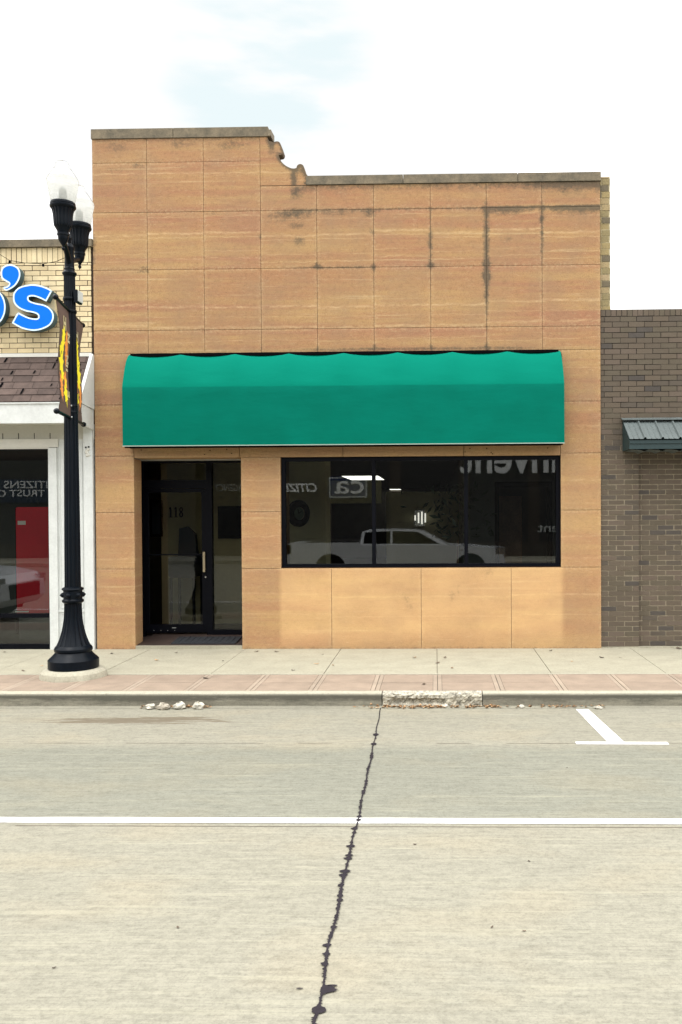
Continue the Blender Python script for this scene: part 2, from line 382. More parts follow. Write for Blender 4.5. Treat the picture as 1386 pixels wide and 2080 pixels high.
def brick_mat(name, cols, mortar_lo=None, var=.25):
    m, nd, lk, p = newmat(name)
    cv = attr(nd, 'cv'); r = N(nd, 'ShaderNodeValToRGB'); lk.new(cv, r.inputs[0]); r.color_ramp.interpolation = 'CONSTANT'
    e = r.color_ramp.elements
    for i, (t, c) in enumerate(cols):
        if i < 2: e[i].position = t; e[i].color = (*c, 1)
        else: x = e.new(t); x.color = (*c, 1)
    n1 = noise(nd, lk, (1, 1, 1), 70., 4, .7); n2 = noise(nd, lk, (1, 1, 1), 6., 5, .6)
    c = mixc(nd, lk, mrange(nd, lk, n1, .3, .7, 1-var, 1+var*.4), (0, 0, 0), r.outputs[0])
    c = mixc(nd, lk, mrange(nd, lk, n2, .4, .75, 0, .25), c, (.12, .10, .075))
    lk.new(c, p.inputs['Base Color']); p.inputs['Roughness'].default_value = .8; bump(nd, lk, p, n1, .4, .004); return m
M_cream = brick_mat('cream_brick', [(0, (.64, .52, .31)), (.2, (.72, .60, .37)), (.5, (.68, .56, .335)), (.85, (.58, .465, .27))], var=.12)
M_creamm = basic('brown_mortar', (.060, .038, .026), .9, .3, 12)
M_grey = brick_mat('grey_brown_brick', [(0, (.086, .065, .044)), (.3, (.098, .074, .050)), (.55, (.087, .069, .045)), (.72, (.106, .078, .056)), (.86, (.074, .058, .042)), (.96, (.054, .045, .038))], var=.16)
def mortar2():
    m, nd, lk, p = newmat('grey_mortar')
    g = N(nd, 'ShaderNodeNewGeometry'); s = N(nd, 'ShaderNodeSeparateXYZ'); lk.new(g.outputs['Position'], s.inputs[0])
    n = noise(nd, lk, (1, 1, 1), 1.3, 5)
    t = math_(nd, lk, 'ADD', s.outputs[2], math_(nd, lk, 'MULTIPLY', n, 1.6))
    t = math_(nd, lk, 'ADD', t, math_(nd, lk, 'MULTIPLY', math_(nd, lk, 'SUBTRACT', s.outputs[0], 2.3), .15))
    c = mixc(nd, lk, mrange(nd, lk, t, 3.5, 4.3), (.30, .255, .180), (.026, .021, .016))
    c = mixc(nd, lk, mrange(nd, lk, noise(nd, lk, (1,1,1), 30., 4, .7), .3, .7, .7, 1.1), (0,0,0), c)
    lk.new(c, p.inputs['Base Color']); p.inputs['Roughness'].default_value = .95; return m
M_greym = mortar2()
M_olive = brick_mat('olive_brick', [(0, (.30, .23, .10)), (.3, (.245, .195, .09)), (.55, (.33, .25, .125)), (.8, (.13, .105, .06)), (.93, (.36, .27, .15))], var=.3)
M_olivem = basic('tan_mortar', (.42, .36, .22), .9, .3, 12)
M_white = basic('white_paint', (.60, .62, .60), .55, .10, 3.5, 30, .1)
M_soffit = basic('soffit_paint', (.50, .49, .43), .6, .08, 2, 30, .05)
M_trim = basic('off_white_trim', (.62, .61, .55), .55, .06, 3, 30, .05)
M_black = basic('black_enamel', (.0018, .0040, .0075), .36, .25, 5, 40, .05, spec=.13)
M_frame = basic('dark_bronze_frame', (.0018, .0022, .0045), .45, .2, 4, 40, .03, spec=.10)
M_jet = basic('black_plastic', (.002, .002, .0028), .7, .2, 4, spec=.04)
M_shing = basic('shingle', (.080, .056, .047), .95, .25, 9, 90, .6, cvar=.35)
M_green = None
def green_mat():
    m, nd, lk, p = newmat('green_canvas')
    n1 = noise(nd, lk, (1, 1, 1), 2.2, 5); n2 = noise(nd, lk, (1, 1, 4), 350., 2)
    c = mixc(nd, lk, mrange(nd, lk, n1, .35, .7), (.0, .150, .104), (.0, .170, .120))
    c = mixc(nd, lk, attr(nd, 'cv'), c, (.0, .205, .140))      # upper panel: brighter green painted in for the sky light on top
    lk.new(c, p.inputs['Base Color']); p.inputs['Roughness'].default_value = .8; p.inputs['Specular IOR Level'].default_value = .06
    t = N(nd, 'ShaderNodeBsdfTranslucent'); t.inputs[0].default_value = (.0, .30, .19, 1)
    a = N(nd, 'ShaderNodeMixShader'); a.inputs[0].default_value = .18
    lk.new(p.outputs[0], a.inputs[1]); lk.new(t.outputs[0], a.inputs[2]); lk.new(a.outputs[0], nd['Material Output'].inputs[0])
    h = math_(nd, lk, 'ADD', math_(nd, lk, 'MULTIPLY', n2, .04), noise(nd, lk, (1.3, 1, 4), 2.5, 4))
    bump(nd, lk, p, h, .18, .03); return m
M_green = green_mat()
M_pipe = basic('pale_piping', (.30, .38, .33), .5, .05)
M_metalg = basic('green_grey_metal', (.014, .034, .036), .5, .15, 5, 30, .05)
M_metalr = basic('weathered_metal_roof', (.10, .120, .118), .45, .12, 6, 30, .05)
M_blue = basic('blue_sign_face', (.0, .145, .80), .45, .03, 3, 30, 0, spec=.12)
M_rim = basic('pale_blue_rim', (.62, .78, .93), .4, .04, 3, 30, 0)
M_teal = basic('teal_return', (.035, .085, .105), .5, .15, 3, 30, 0)
M_beige = basic('beige_raceway', (.60, .51, .33), .6, .06, 3, 30, 0)
M_red = basic('red_machine', (.72, .003, .03), .35, .08, 2, 30, 0)
M_alu = basic('aluminium', (.26, .215, .13), .5, .05, 3, 30, 0)
M_plaster = basic('olive_plaster', (.66, .62, .40), .8, .08, 2, 30, .05)
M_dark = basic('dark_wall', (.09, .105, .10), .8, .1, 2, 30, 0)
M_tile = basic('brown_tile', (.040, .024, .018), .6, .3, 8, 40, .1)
M_mat = basic('rubber_mat', (.014, .016, .02), .8, .3, 30, 90, .5)
M_wood = basic('brown_wood', (.25, .14, .085), .5, .3, 4, 30, .1)
M_brown = basic('brown_banner_cloth', (.105, .062, .048), .8, .12, 6, 90, .1)
M_yel = basic('yellow_leaf_print', (.93, .78, .02), .7, .05, 6)
M_ora2 = basic('rust_leaf_print', (.55, .16, .05), .7, .15, 9)
M_ora = basic('orange_leaf_print', (.85, .30, .05), .7, .15, 9)
M_crm = basic('cream_letter_print', (.88, .80, .50), .7, .05, 6)
M_bolt = basic('steel_bolt', (.55, .58, .58), .35, .05, 6, metal=.5)
M_carw = basic('white_car_paint', (.62, .63, .63), .25, .02, 3, 30, 0, coat=.5)
M_tyre = basic('tyre_rubber', (.018, .018, .018), .85, .1, 8)
M_chrome = basic('chrome', (.65, .65, .66), .15, .03, 3, 30, 0, metal=.95)
M_lampred = basic('tail_lamp_red', (.5, .01, .01), .2, .05, 3, 30, 0)
M_brnb = basic('dark_brown_masonry', (.06, .049, .038), .85, .2, 3, 40, .2)
M_navy = basic('navy_awning', (.014, .03, .06), .7, .1)
M_letter = basic('white_letter', (.85, .86, .84), .5, .03)
M_ltgrey = basic('grey_letter', (.5, .52, .5), .5, .03)
M_leaf = basic('dead_leaf', (.33, .20, .10), .85, .35, 12, 60, .2, cvar=.6)
M_leafd = basic('dark_dead_leaf', (.085, .06, .04), .85, .35, 12, 60, .2, cvar=.5)
M_chip = basic('white_concrete_chunk', (.50, .475, .40), .95, .45, 22, 60, .9)
M_plant = basic('plant_leaf', (.02, .045, .02), .5, .3, 6)
def glass_mat(name, tint, refl=1.0, ior=1.5):
    m, nd, lk, p = newmat(name); nd.remove(p)
    fr = N(nd, 'ShaderNodeFresnel'); fr.inputs[0].default_value = ior
    k = math_(nd, lk, 'MULTIPLY', fr.outputs[0], refl)
    t = N(nd, 'ShaderNodeBsdfTransparent'); t.inputs[0].default_value = (*tint, 1)
    g = N(nd, 'ShaderNodeBsdfGlossy'); g.inputs['Roughness'].default_value = 0.0; g.inputs[0].default_value = (.94, .97, 1, 1)
    # float-glass waviness
    w = noise(nd, lk, (1, 1, 1), .9, 2); b = N(nd, 'ShaderNodeBump'); b.inputs['Strength'].default_value = .05; b.inputs['Distance'].default_value = .01
    lk.new(w, b.inputs['Height']); lk.new(b.outputs[0], g.inputs['Normal'])
    x = N(nd, 'ShaderNodeMixShader'); lk.new(k, x.inputs[0]); lk.new(t.outputs[0], x.inputs[1]); lk.new(g.outputs[0], x.inputs[2])
    lk.new(x.outputs[0], nd['Material Output'].inputs[0]); return m
M_glass = glass_mat('tinted_glass', (.62, .64, .60), 2.0)
M_glassd = glass_mat('door_glass', (.45, .45, .40), 1.2)
M_glassc = glass_mat('car_glass', (.1, .12, .12), 1.5)
def globe_mat(name, tr, dens, dk=1.):
    m, nd, lk, p = newmat(name); nd.remove(p)
    t = N(nd, 'ShaderNodeBsdfTransparent'); t.inputs[0].default_value = (.97, .98, .98, 1)
    d = N(nd, 'ShaderNodeBsdfTranslucent'); d.inputs[0].default_value = (.80*dk, .80*dk, .75*dk, 1)
    d2 = N(nd, 'ShaderNodeBsdfDiffuse'); d2.inputs[0].default_value = (.62*dk, .62*dk, .58*dk, 1)
    g = N(nd, 'ShaderNodeBsdfGlossy'); g.inputs['Roughness'].default_value = .15
    a = N(nd, 'ShaderNodeMixShader'); a.inputs[0].default_value = .45; lk.new(d.outputs[0], a.inputs[1]); lk.new(d2.outputs[0], a.inputs[2])
    n = noise(nd, lk, (1, 1, 6), 8., 4)
    f = mrange(nd, lk, n, .3, .7, dens-.08, dens+.08)
    b = N(nd, 'ShaderNodeMixShader'); lk.new(f, b.inputs[0]); lk.new(t.outputs[0], b.inputs[1]); lk.new(a.outputs[0], b.inputs[2])
    c = N(nd, 'ShaderNodeMixShader'); fr = N(nd, 'ShaderNodeFresnel'); fr.inputs[0].default_value = 1.03
    lk.new(fr.outputs[0], c.inputs[0]); lk.new(b.outputs[0], c.inputs[1]); lk.new(g.outputs[0], c.inputs[2])
    lk.new(c.outputs[0], nd['Material Output'].inputs[0]); return m
M_globe = globe_mat('frosted_acrylic', 0, .60)
M_globec = globe_mat('clear_acrylic', 0, .14, 1.2)

# ------------------------------------------------------------------ ground
RZ = -.15
mb = MB(); mb.poly([(-60, -9.0, RZ), (60, -9.0, RZ), (60, 9.0, RZ), (-60, 9.0, RZ)]); struct(mb.build('road', M_road))
mb = MB(); mb.poly([(-400, -400, RZ-.02), (400, -400, RZ-.02), (400, 400, RZ-.02), (-400, 400, RZ-.02)]); struct(mb.build('ground', M_walk))
# gutter pan lip under the kerb
mb = MB(); mb.poly([(-60, 8.995, RZ+.002), (60, 8.995, RZ+.002), (60, 9.08, RZ+.012), (-60, 9.08, RZ+.012)]); struct(mb.build('gutter', M_road))
def curb_piece(x0, x1, mats, rough=0.):
    mb = MB(); n = max(2, int((x1-x0)/(.02 if rough else .25)))
    prof = [(9.075, RZ), (9.068, -.10), (9.062, -.045), (9.060, -.022), (9.066, -.008), (9.080, 0.0), (9.172, .001)]
    if rough:
        prof = [(9.075, RZ), (9.07, -.13), (9.068, -.11), (9.066, -.09), (9.062, -.07), (9.062, -.05), (9.06, -.035), (9.062, -.02), (9.07, -.008), (9.085, 0), (9.11, .001), (9.14, .001), (9.172, .001)]
    k = len(prof); P = []
    for i in range(n+1):
        x = x0+(x1-x0)*i/n
        for j, (y, z) in enumerate(prof):
            if rough and 0 < j < k-1:
                u = (i/n)
                y += rough*(rng.rand()*.8) + (.028 if (.08 < u < .62 and -.12 < z < -.05) else 0); z += -rough*rng.rand()*(.7 if j > 7 else .5)
            P.append((x, y, z))
    mb.v = P
    for i in range(n):
        for j in range(k-1):
            a = i*k+j; mi = 1 if j >= k-3 and not rough else 0
            mb.face([a, a+k, a+k+1, a+1], mi, .5, not rough)
    for i in (0, n): mb.face([i*k+j for j in (range(k) if i else range(k-1, -1, -1))], 0)
    return struct(mb.build('curb', mats))
cb0, cb1 = G(778, 1420, -.08)[0], G(979, 1420, -.08)[0]
xs = [-60, -12, -9, -6.3, cb0-.004]
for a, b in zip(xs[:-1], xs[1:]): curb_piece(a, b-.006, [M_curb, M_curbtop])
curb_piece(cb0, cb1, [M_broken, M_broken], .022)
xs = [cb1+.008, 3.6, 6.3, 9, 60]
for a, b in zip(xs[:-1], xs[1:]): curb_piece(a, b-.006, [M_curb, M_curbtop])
# paver band: pinkish slabs with pale header strips at every joint
mb = MB(); mb.box(-40, 40, 9.17, 10.09, -.05, -.008, 1, .5, False)
for k in range(-40, 41):
    x = k*.675+.012
    for y0, y1 in ((9.178, 9.62), (9.626, 10.082)):
        c = rng.rand(); mb.box(x+.052, x+.675-.052, y0, y1, -.02, .0+rng.rand()*.002, 0, c, False)
    mb.box(x+.004, x+.048, 9.178, 10.082, -.02, .0015, 2, rng.rand(), False); mb.box(x-.048, x-.004, 9.178, 10.082, -.02, .0005, 2, rng.rand(), False)
struct(mb.build('paver_band', [M_paver, M_gap, M_paver2]))
mb = MB(); mb.box(-40, 40, 10.09, 24, -.06, -.007, 1, .5, False)
for k in range(-30, 30):
    x = k*1.35+.01
    if k != 999: mb.box(x+.004, x+1.346, 10.095, 12.03, -.03, rng.rand()*.003-.001, 0, rng.rand(), False)
mb.box(-40, 40, 10.0925, 10.125, -.03, .0035, 2, .5, False)
struct(mb.build('sidewalk', [M_walk, M_gap, M_curbtop]))
# markings
mb = MB()
def strip(pts, z): mb.poly([(x, y, z) for x, y in pts])
Z1 = RZ+.004
n = 120; L = []; U = []
for i in range(n+1):
    x = -14 + 28*i/n; L.append((x, 5.652+rng.rand()*.006)); U.append((x, 5.748+rng.rand()*.006))
for i in range(n): strip([L[i], L[i+1], U[i+1], U[i]], Z1)
struct(mb.build('lane_line', M_paint))
mb = MB(); strip([(1.527, 7.672), (1.675, 7.672), (1.581, 8.94), (1.453, 8.94)], Z1); strip([(1.24, 7.598), (2.055, 7.592), (2.055, 7.668), (1.24, 7.674)], Z1)
struct(mb.build('parking_marking', M_paint))
# thin saw-cut joints
mb = MB()
for yy, w in ((5.60, .006), (7.63, .005)):
    for i in range(90):
        x = -14+28*i/90; x2 = -14+28*(i+1)/90
        if rng.rand() < (.97 if w > .004 and yy < 7 else .6): strip([(x, yy-w*(.4+.5*rng.rand())), (x2, yy-w*.6), (x2, yy+w*.6), (x, yy+w*(.4+.5*rng.rand()))], RZ+.002)
struct(mb.build('pavement_joint', M_gap))
# tar-sealed joint with squeezed-out blobs
mb = MB()
cpx = [(773, 1443), (762, 1500), (752, 1550), (741, 1600), (728, 1665), (707, 1745), (690, 1830), (668, 1925), (655, 2010), (638, 2085)]
cp = [G(a, b, RZ) for a, b in cpx]; cp.append((cp[-1][0]+.01, 2.6)); cp.append((-.47, -9))
cy = [p[1] for p in cp][::-1]; cxx = [p[0] for p in cp][::-1]
blobs = [(1493, 6, 5), (1512, 5, 6), (1608, 5, 3), (1660, 5, 5), (1667, 6, 6), (1684, 9, 4), (1720, 9, 9), (1739, 8, 8), (1745, 11, 8), (1771, 12, 10), (1779, 10, 7), (1800, 8, 4), (1821, 6, 7), (1830, 7, 7), (1847, 5, 3), (1862, 4, 3), (1885, 6, 7), (1903, 5, 5), (1922, 11, 6), (1940, 9, 6), (1960, 12, 6), (2012, 5, 27), (2054, 12, 17)]
bl = [(G(700, a, RZ)[1], l*1.1*G(700, a, RZ)[1]/F, r*1.1*G(700, a, RZ)[1]/F) for a, l, r in blobs]
for _ in range(70):
    a_ = rng.uniform(1520, 2070); bl.append((G(700, a_, RZ)[1], rng.uniform(2.4, 4.6)*G(700, a_, RZ)[1]/F, rng.uniform(2.4, 4.6)*G(700, a_, RZ)[1]/F))
ys = np.arange(9.0, 2.6, -.006); Lp, Rp = [], []
for y in ys:
    x = np.interp(y, cy, cxx)+.004*math.sin(y*9)
    base = .0045 if y > 8.2 else (.0052+.0008*math.sin(y*3))
    l = base*(.6+.8*rng.rand()) ; r = base*(.6+.8*rng.rand())
    if y < 8.1:
        if rng.rand() < .12: l += .014*rng.rand()
        if rng.rand() < .12: r += .014*rng.rand()
    for by, bL, bR in bl:
        s = (9 if bR*F/by > 18 and by < 4 else (6 if by < 3.7 else (3.6 if by < 5 else 2.6)))*by*by/(F*2.07)
        g = max(0, 1-abs((y-by)/s)**2.6); l = max(l, bL*g*(.75+.4*rng.rand())); r = max(r, bR*g*(.75+.4*rng.rand()))
    Lp.append((x-l, y)); Rp.append((x+r, y))
for i in range(len(ys)-1): strip([Lp[i+1], Rp[i+1], Rp[i], Lp[i]], RZ+.006)
for px_, py_, rr in ((675, 2004, .012), (609, 2010, .008)):
    a, b = G(px_, py_, RZ); mb.poly([(a+rr*2*math.cos(t*.5), b+rr*.6*math.sin(t*.5), RZ+.006) for t in range(13)])
struct(mb.build('tar_joint', M_tar))

# ------------------------------------------------------------------ stone building
XL, XR = -4.80, 2.305
bld = thing('stone_building', 'tan stone-panelled storefront with stepped parapet above the green awning', 'building', (-1.25, 12, 0))
Z = [0, 1.137, 1.935, 2.73, 3.452, 4.495, 5.345, 6.15, 6.845, 7.18]
VX = [XL, -4.03, -3.23, -2.43, -1.64, -.845, -.052, .728, 1.50, XR]
DX0, DX1, WX0, WX1, LZ0, LZ1 = -4.25, -2.735, -2.175, 1.748, 2.70, 2.865
panels = []
for i in range(3): panels += [(VX[i], VX[i+1], Z[8], Z[9]), (VX[i], VX[i+1], Z[7], Z[8])]
for i in range(3, 9): panels.append((VX[i], VX[i+1], Z[7], 6.495))
for r in (5, 6):
    for i in range(9): panels.append((VX[i], VX[i+1], Z[r], Z[r+1]))
for i in range(9): panels.append((VX[i] if i else XL, VX[i+1], 4.17 if 0 < i < 8 else 4.17, Z[5]))
panels += [(XL, DX0, Z[4], 4.17), (WX1, XR, Z[4], 4.17), (DX0, WX1, LZ1, 4.17)]
for r in (1, 2, 3): panels += [(XL, DX0, Z[r], Z[r+1]), (WX1, XR, Z[r], Z[r+1])]
panels += [(XL, DX0, 0, Z[1]), (DX1, WX0, Z[1], Z[2]), (DX1, WX0, Z[2], LZ0), (DX1, -1.467, 0, Z[1]-.0), (-1.467, -.207, 0, Z[1]), (-.207, 1.054, 0, Z[1]), (1.054, XR, 0, Z[1])]
def stain(x, z):
    def g(cx, cz, sx, sz, a): return a*np.exp(-((x-cx)/sx)**2-((z-cz)/sz)**2)
    def seg(c, s, lo, hi, soft, v, w):   # c: across coordinate, v along coordinate
        return np.exp(-((c)/s)**2)/(1+np.exp(-(v-lo)/soft))/(1+np.exp((v-hi)/soft))*w
    s = np.zeros_like(x)
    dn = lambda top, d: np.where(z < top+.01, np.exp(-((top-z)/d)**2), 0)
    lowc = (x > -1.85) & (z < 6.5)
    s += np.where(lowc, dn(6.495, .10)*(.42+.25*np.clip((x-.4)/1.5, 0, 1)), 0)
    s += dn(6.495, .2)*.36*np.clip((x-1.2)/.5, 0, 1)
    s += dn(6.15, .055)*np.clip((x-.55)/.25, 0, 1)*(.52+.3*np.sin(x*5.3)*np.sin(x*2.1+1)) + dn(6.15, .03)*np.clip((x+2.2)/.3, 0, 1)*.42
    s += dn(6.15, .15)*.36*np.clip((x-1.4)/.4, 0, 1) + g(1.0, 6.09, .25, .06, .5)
    s += g(-1.92, 6.10, .22, .07, .62) + g(-1.92, 5.93, .11, .05, .50) + g(-1.9, 5.72, .10, .06, .60) + g(-1.93, 6.42, .10, .12, .75) + g(-1.9, 5.45, .15, .05, .25)
    s += g(-2.2, 6.05, .2, .09, .35) + g(-.88, 6.1, .1, .06, .55) + g(-.87, 5.85, .04, .06, .5) + g(-1.3, 6.1, .3, .05, .35)
    s += seg(x-.728, .045, 4.95, 6.2, .07, z, .80) + seg(x-.728, .03, 4.35, 5.2, .1, z, .42) + g(.728, 5.2, .07, .05, .75) + g(.728, 5.37, .08, .04, .55)
    s += seg(x+.05, .04, 5.36, 5.85, .06, z, .58) + g(-.04, 5.36, .10, .03, .5) + seg(x+.05, .02, 5.8, 6.15, .05, z, .3)
    s += seg(x-1.50, .03, 5.45, 6.2, .08, z, .50) + g(1.50, 5.98, .04, .05, .5) + g(1.02, 5.72, .12, .05, .3)
    s += g(-1.64, 5.37, .05, .04, .8) + seg(z-5.345, .018, -2.0, -.8, .08, x, .5) + g(-.85, 5.35, .035, .06, .7) + g(-4.08, 5.37, .06, .03, .5) + g(-4.13, 5.32, .12, .02, .45)
    s += dn(7.18, .07)*.28*(x < -2.4) + g(-4.45, 7.05, .18, .06, .45) + g(-3.55, 7.08, .2, .06, .35) + g(-2.85, 7.06, .3, .07, .42) + g(-4.15, 6.8, .15, .06, .38) + g(-4.5, 6.76, .15, .08, .28) + g(-3.15, 6.8, .15, .05, .2) + g(-3.1, 6.13, .15, .03, .3)
    s += g(-4.8, 5.75, .05, .2, .5) + g(-4.8, 5.45, .04, .15, .4) + g(-2.44, 5.8, .03, .05, .4)
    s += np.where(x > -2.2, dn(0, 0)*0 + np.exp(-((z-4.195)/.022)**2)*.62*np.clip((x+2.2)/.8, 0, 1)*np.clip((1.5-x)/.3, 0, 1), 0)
    for vx in VX[3:8]: s += g(vx, 4.23, .03, .05, .5)
    for vx in VX[1:9]: s += g(vx, 5.6, .010, .5, .12) + g(vx, 5.0, .010, .4, .12)
    s += g(.55, .98, .25, .10, .10) + g(.22, .75, .05, .12, .30) + g(.32, .80, .03, .10, .28) + g(-.42, .72, .06, .14, .20) + g(-.35, .60, .05, .1, .22) + g(.75, 1.08, .12, .08, .18)
    s += np.exp(-(z/.035)**2)*.30
    return np.clip(s, 0, 1.2)
def wash(x, z):
    w = np.clip((x+2.22)/.06, 0, 1)*np.clip((1.80-x)/.06, 0, 1)*np.clip((1.16-z)/.02, 0, 1)*np.clip((z+.05)/.3, 0, 1)
    return w + .28*np.clip((2.9-z)/.6, 0, 1)*(1-w)
mb = MB(); ED = {}
mb.box(XL+.01, XR-.01, 12.016, 12.06, 4.0, 6.49, 1); mb.box(XL+.01, VX[3]-.01, 12.016, 12.06, 6.49, 7.17, 1)
for x0, x1, z0, z1 in ((XL+.01, DX0-.01, 0, 4.0), (WX1+.01, XR-.01, 0, 4.0), (DX1+.01, WX0-.01, 0, 2.69), (DX0-.01, WX1+.01, 2.88, 4.0), (WX0-.01, WX1+.01, 0, 1.125)):
    mb.box(x0, x1, 12.016, 12.06, z0, z1, 1)
for (x0, x1, z0, z1) in panels:
    gx = .0028; a0, a1, b0, b1 = x0+(gx if x0 > XL else 0), x1-(gx if x1 < XR else 0), z0+(gx if z0 > 0 else -.02), z1-gx
    if (x0, x1) == (DX0, WX1) and z1 == 4.17: pass
    step = .03; nx = max(1, int((a1-a0)/step)); nz_ = max(1, int((b1-b0)/step)); y = 12.0+(rng.rand()-.5)*.002; c = rng.rand()
    b = len(mb.v)
    for j in range(nz_+1):
        for i in range(nx+1):
            edge = .0015 if i in (0, nx) or j in (0, nz_) else 0
            ED[len(mb.v)] = 1. if i in (0, nx) or j in (0, nz_) else (.5 if i in (1, nx-1) or j in (1, nz_-1) else 0.)
            mb.v.append((a0+(a1-a0)*i/nx, y+edge, b0+(b1-b0)*j/nz_))
    for j in range(nz_):
        for i in range(nx):
            q = b+j*(nx+1)+i; mb.face([q, q+1, q+nx+2, q+nx+1], 0, c)
    R = [b+i for i in range(nx+1)] + [b+j*(nx+1)+nx for j in range(1, nz_+1)] + [b+nz_*(nx+1)+i for i in range(nx-1, -1, -1)] + [b+j*(nx+1) for j in range(nz_-1, 0, -1)]
    n0 = len(mb.v); mb.v += [(mb.v[r][0], y+.03, mb.v[r][2]) for r in R]
    for i in range(len(R)):
        j = (i+1) % len(R); mb.face([R[j], R[i], n0+i, n0+j], 0, c)
V = np.array(mb.v)
mb.build('wall', [M_stone, M_wallgap], bld, {'stain': stain(V[:, 0], V[:, 2]), 'wash': wash(V[:, 0], V[:, 2]), 'edge': [ED.get(i, 0.) for i in range(len(V))]})
# reveals, lintel, scroll, coping
def stonebox(name, boxes, parent=bld, mats=M_stone, cvv=.6, st=.0):
    mb = MB()
    for bx in boxes: mb.box(*bx, 0, cvv)
    return mb.build(name, mats, parent, {'stain': [st]*len(mb.v), 'wash': [.15]*len(mb.v)})
stonebox('door_jamb', [(DX0-.15, DX0, 12.032, 12.30, .0, 2.69)]); stonebox('door_jamb', [(DX1+.001, WX0-.001, 12.062, 12.72, -.02, 2.69)])
stonebox('window_sill', [(WX0, WX1, 12.04, 12.3, 1.02, 1.145)])
lin = []
for a, b in ((DX0+.004, -2.76), (-2.752, -1.30), (-1.292, .395), (.403, WX1-.004)): lin.append((a, b, 12.004+.002*rng.rand(), 12.35, LZ0+.002, LZ1-.003))
li = stonebox('lintel', lin, cvv=.75, st=.10)
mb = MB()
for px_, py_ in ((287, 914), (427, 915), (461, 913), (416, 923), (471, 921), (955, 911), (989, 911), (945, 918), (998, 919), (1001, 922), (1113, 910)):
    x, z = W(px_, py_); mb.lathe([(.008, 0), (.008, .004)], 0, 0, 10)
    for i in range(len(mb.v)-20, len(mb.v)): a, b, c = mb.v[i]; mb.v[i] = (x+a, 12.002-c, z+b)
mb.parts('bolt_hole', M_jet, li)
sc = [(0,155),(200,150),(265,280),(330,240),(400,215),(470,230),(515,300),(550,400),(570,480),(540,550),(465,570),(465,600),(490,680),(570,780),(660,850),(770,900),(850,910),(910,890),(935,830),(1000,795),(1070,815),(1110,880),(1140,1000),(1160,1100)]
core = catmull([W(530+a/12.6, 270+b/12.6, 12) for a, b in sc[2:]], 4)[:-4]
zb = 6.499; pts = [(-2.427, zb), (-2.427, 7.178), (-2.33, 7.178), (-2.305, 7.13)] + core + [(-1.79, zb)]
def refine(P, d=.03):
    o = []
    for i in range(len(P)):
        a, b = np.array(P[i]), np.array(P[(i+1) % len(P)]); k = max(1, int(np.linalg.norm(b-a)/d))
        for q in range(k): o.append(tuple(a+(b-a)*q/k))
    return o
pts = refine(pts)
import mathutils.geometry as mg
inner = [(x, z) for x in np.arange(-2.40, -1.78, .03) for z in np.arange(6.52, 7.17, .03)]
def inside(p, P):
    r = False
    for i in range(len(P)):
        a, b = P[i], P[i-1]
        if (a[1] > p[1]) != (b[1] > p[1]) and p[0] < (b[0]-a[0])*(p[1]-a[1])/(b[1]-a[1])+a[0]: r = not r
    return r
inner = [p for p in inner if inside(p, pts) and min((p[0]-q[0])**2+(p[1]-q[1])**2 for q in pts) > .0003]
res = mg.delaunay_2d_cdt([Vector(p) for p in pts+inner], [(i, (i+1) % len(pts)) for i in range(len(pts))], [], 1, 1e-5)
mb = MB(); k = len(res[0]); mb.v = [(p[0], 11.999, p[1]) for p in res[0]]
for f in res[2]:
    cx_ = sum(mb.v[i][0] for i in f)/3; cz_ = sum(mb.v[i][2] for i in f)/3
    a, b, c = [mb.v[i] for i in f[:3]]
    cr = (b[0]-a[0])*(c[2]-a[2])-(b[2]-a[2])*(c[0]-a[0])
    mb.face(f if cr > 0 else f[::-1], 0, .3)
n0 = len(mb.v); q = len(pts)
mb.v += [(a, 11.999, b) for a, b in pts] + [(a, 12.16, b) for a, b in pts]
for i in range(q):
    j = (i+1) % q; mb.face([n0+i, n0+q+i, n0+q+j, n0+j], 0, .3)
V = np.array(mb.v); x, z = V[:, 0], V[:, 2]
PA = np.array(pts); dist = np.min(np.hypot(x[:, None]-PA[None, :, 0], z[:, None]-PA[None, :, 1])+((PA[None, :, 0] < -2.32)*1.)+((PA[None, :, 1] < 6.51)*1.), axis=1)
st = np.exp(-(dist/.035)**2)*.9 + .95*np.exp(-((x+1.955)/.05)**2)*(z < 6.85) + .75*np.exp(-((x+2.27)/.05)**2-((z-7.03)/.13)**2) + .55*np.exp(-((x+1.84)/.05)**2-((z-6.75)/.12)**2)
st[n0:] = .9
mb.build('scroll_ornament', M_stone, bld, {'stain': np.clip(st, 0, 1.1), 'wash': np.zeros(len(x))})
mb = MB()
for a, b in ((XL-.008, -3.652), (-3.645, -2.315)): mb.prismx([(11.982, 7.181), (12.25, 7.181), (12.25, 7.325), (11.986, 7.315)], a, b)
mb.prismx([(11.97, 7.181), (12.24, 7.181), (12.24, 7.29), (11.98, 7.27)], -2.314, -2.27)
for a, b in ((-1.785, -.432), (-.425, 1.163), (1.170, XR+.012)): mb.prismx([(11.982, 6.500), (12.25, 6.500), (12.25, 6.635), (11.986, 6.622)], a, b)
mb.parts('coping', M_coping, bld)
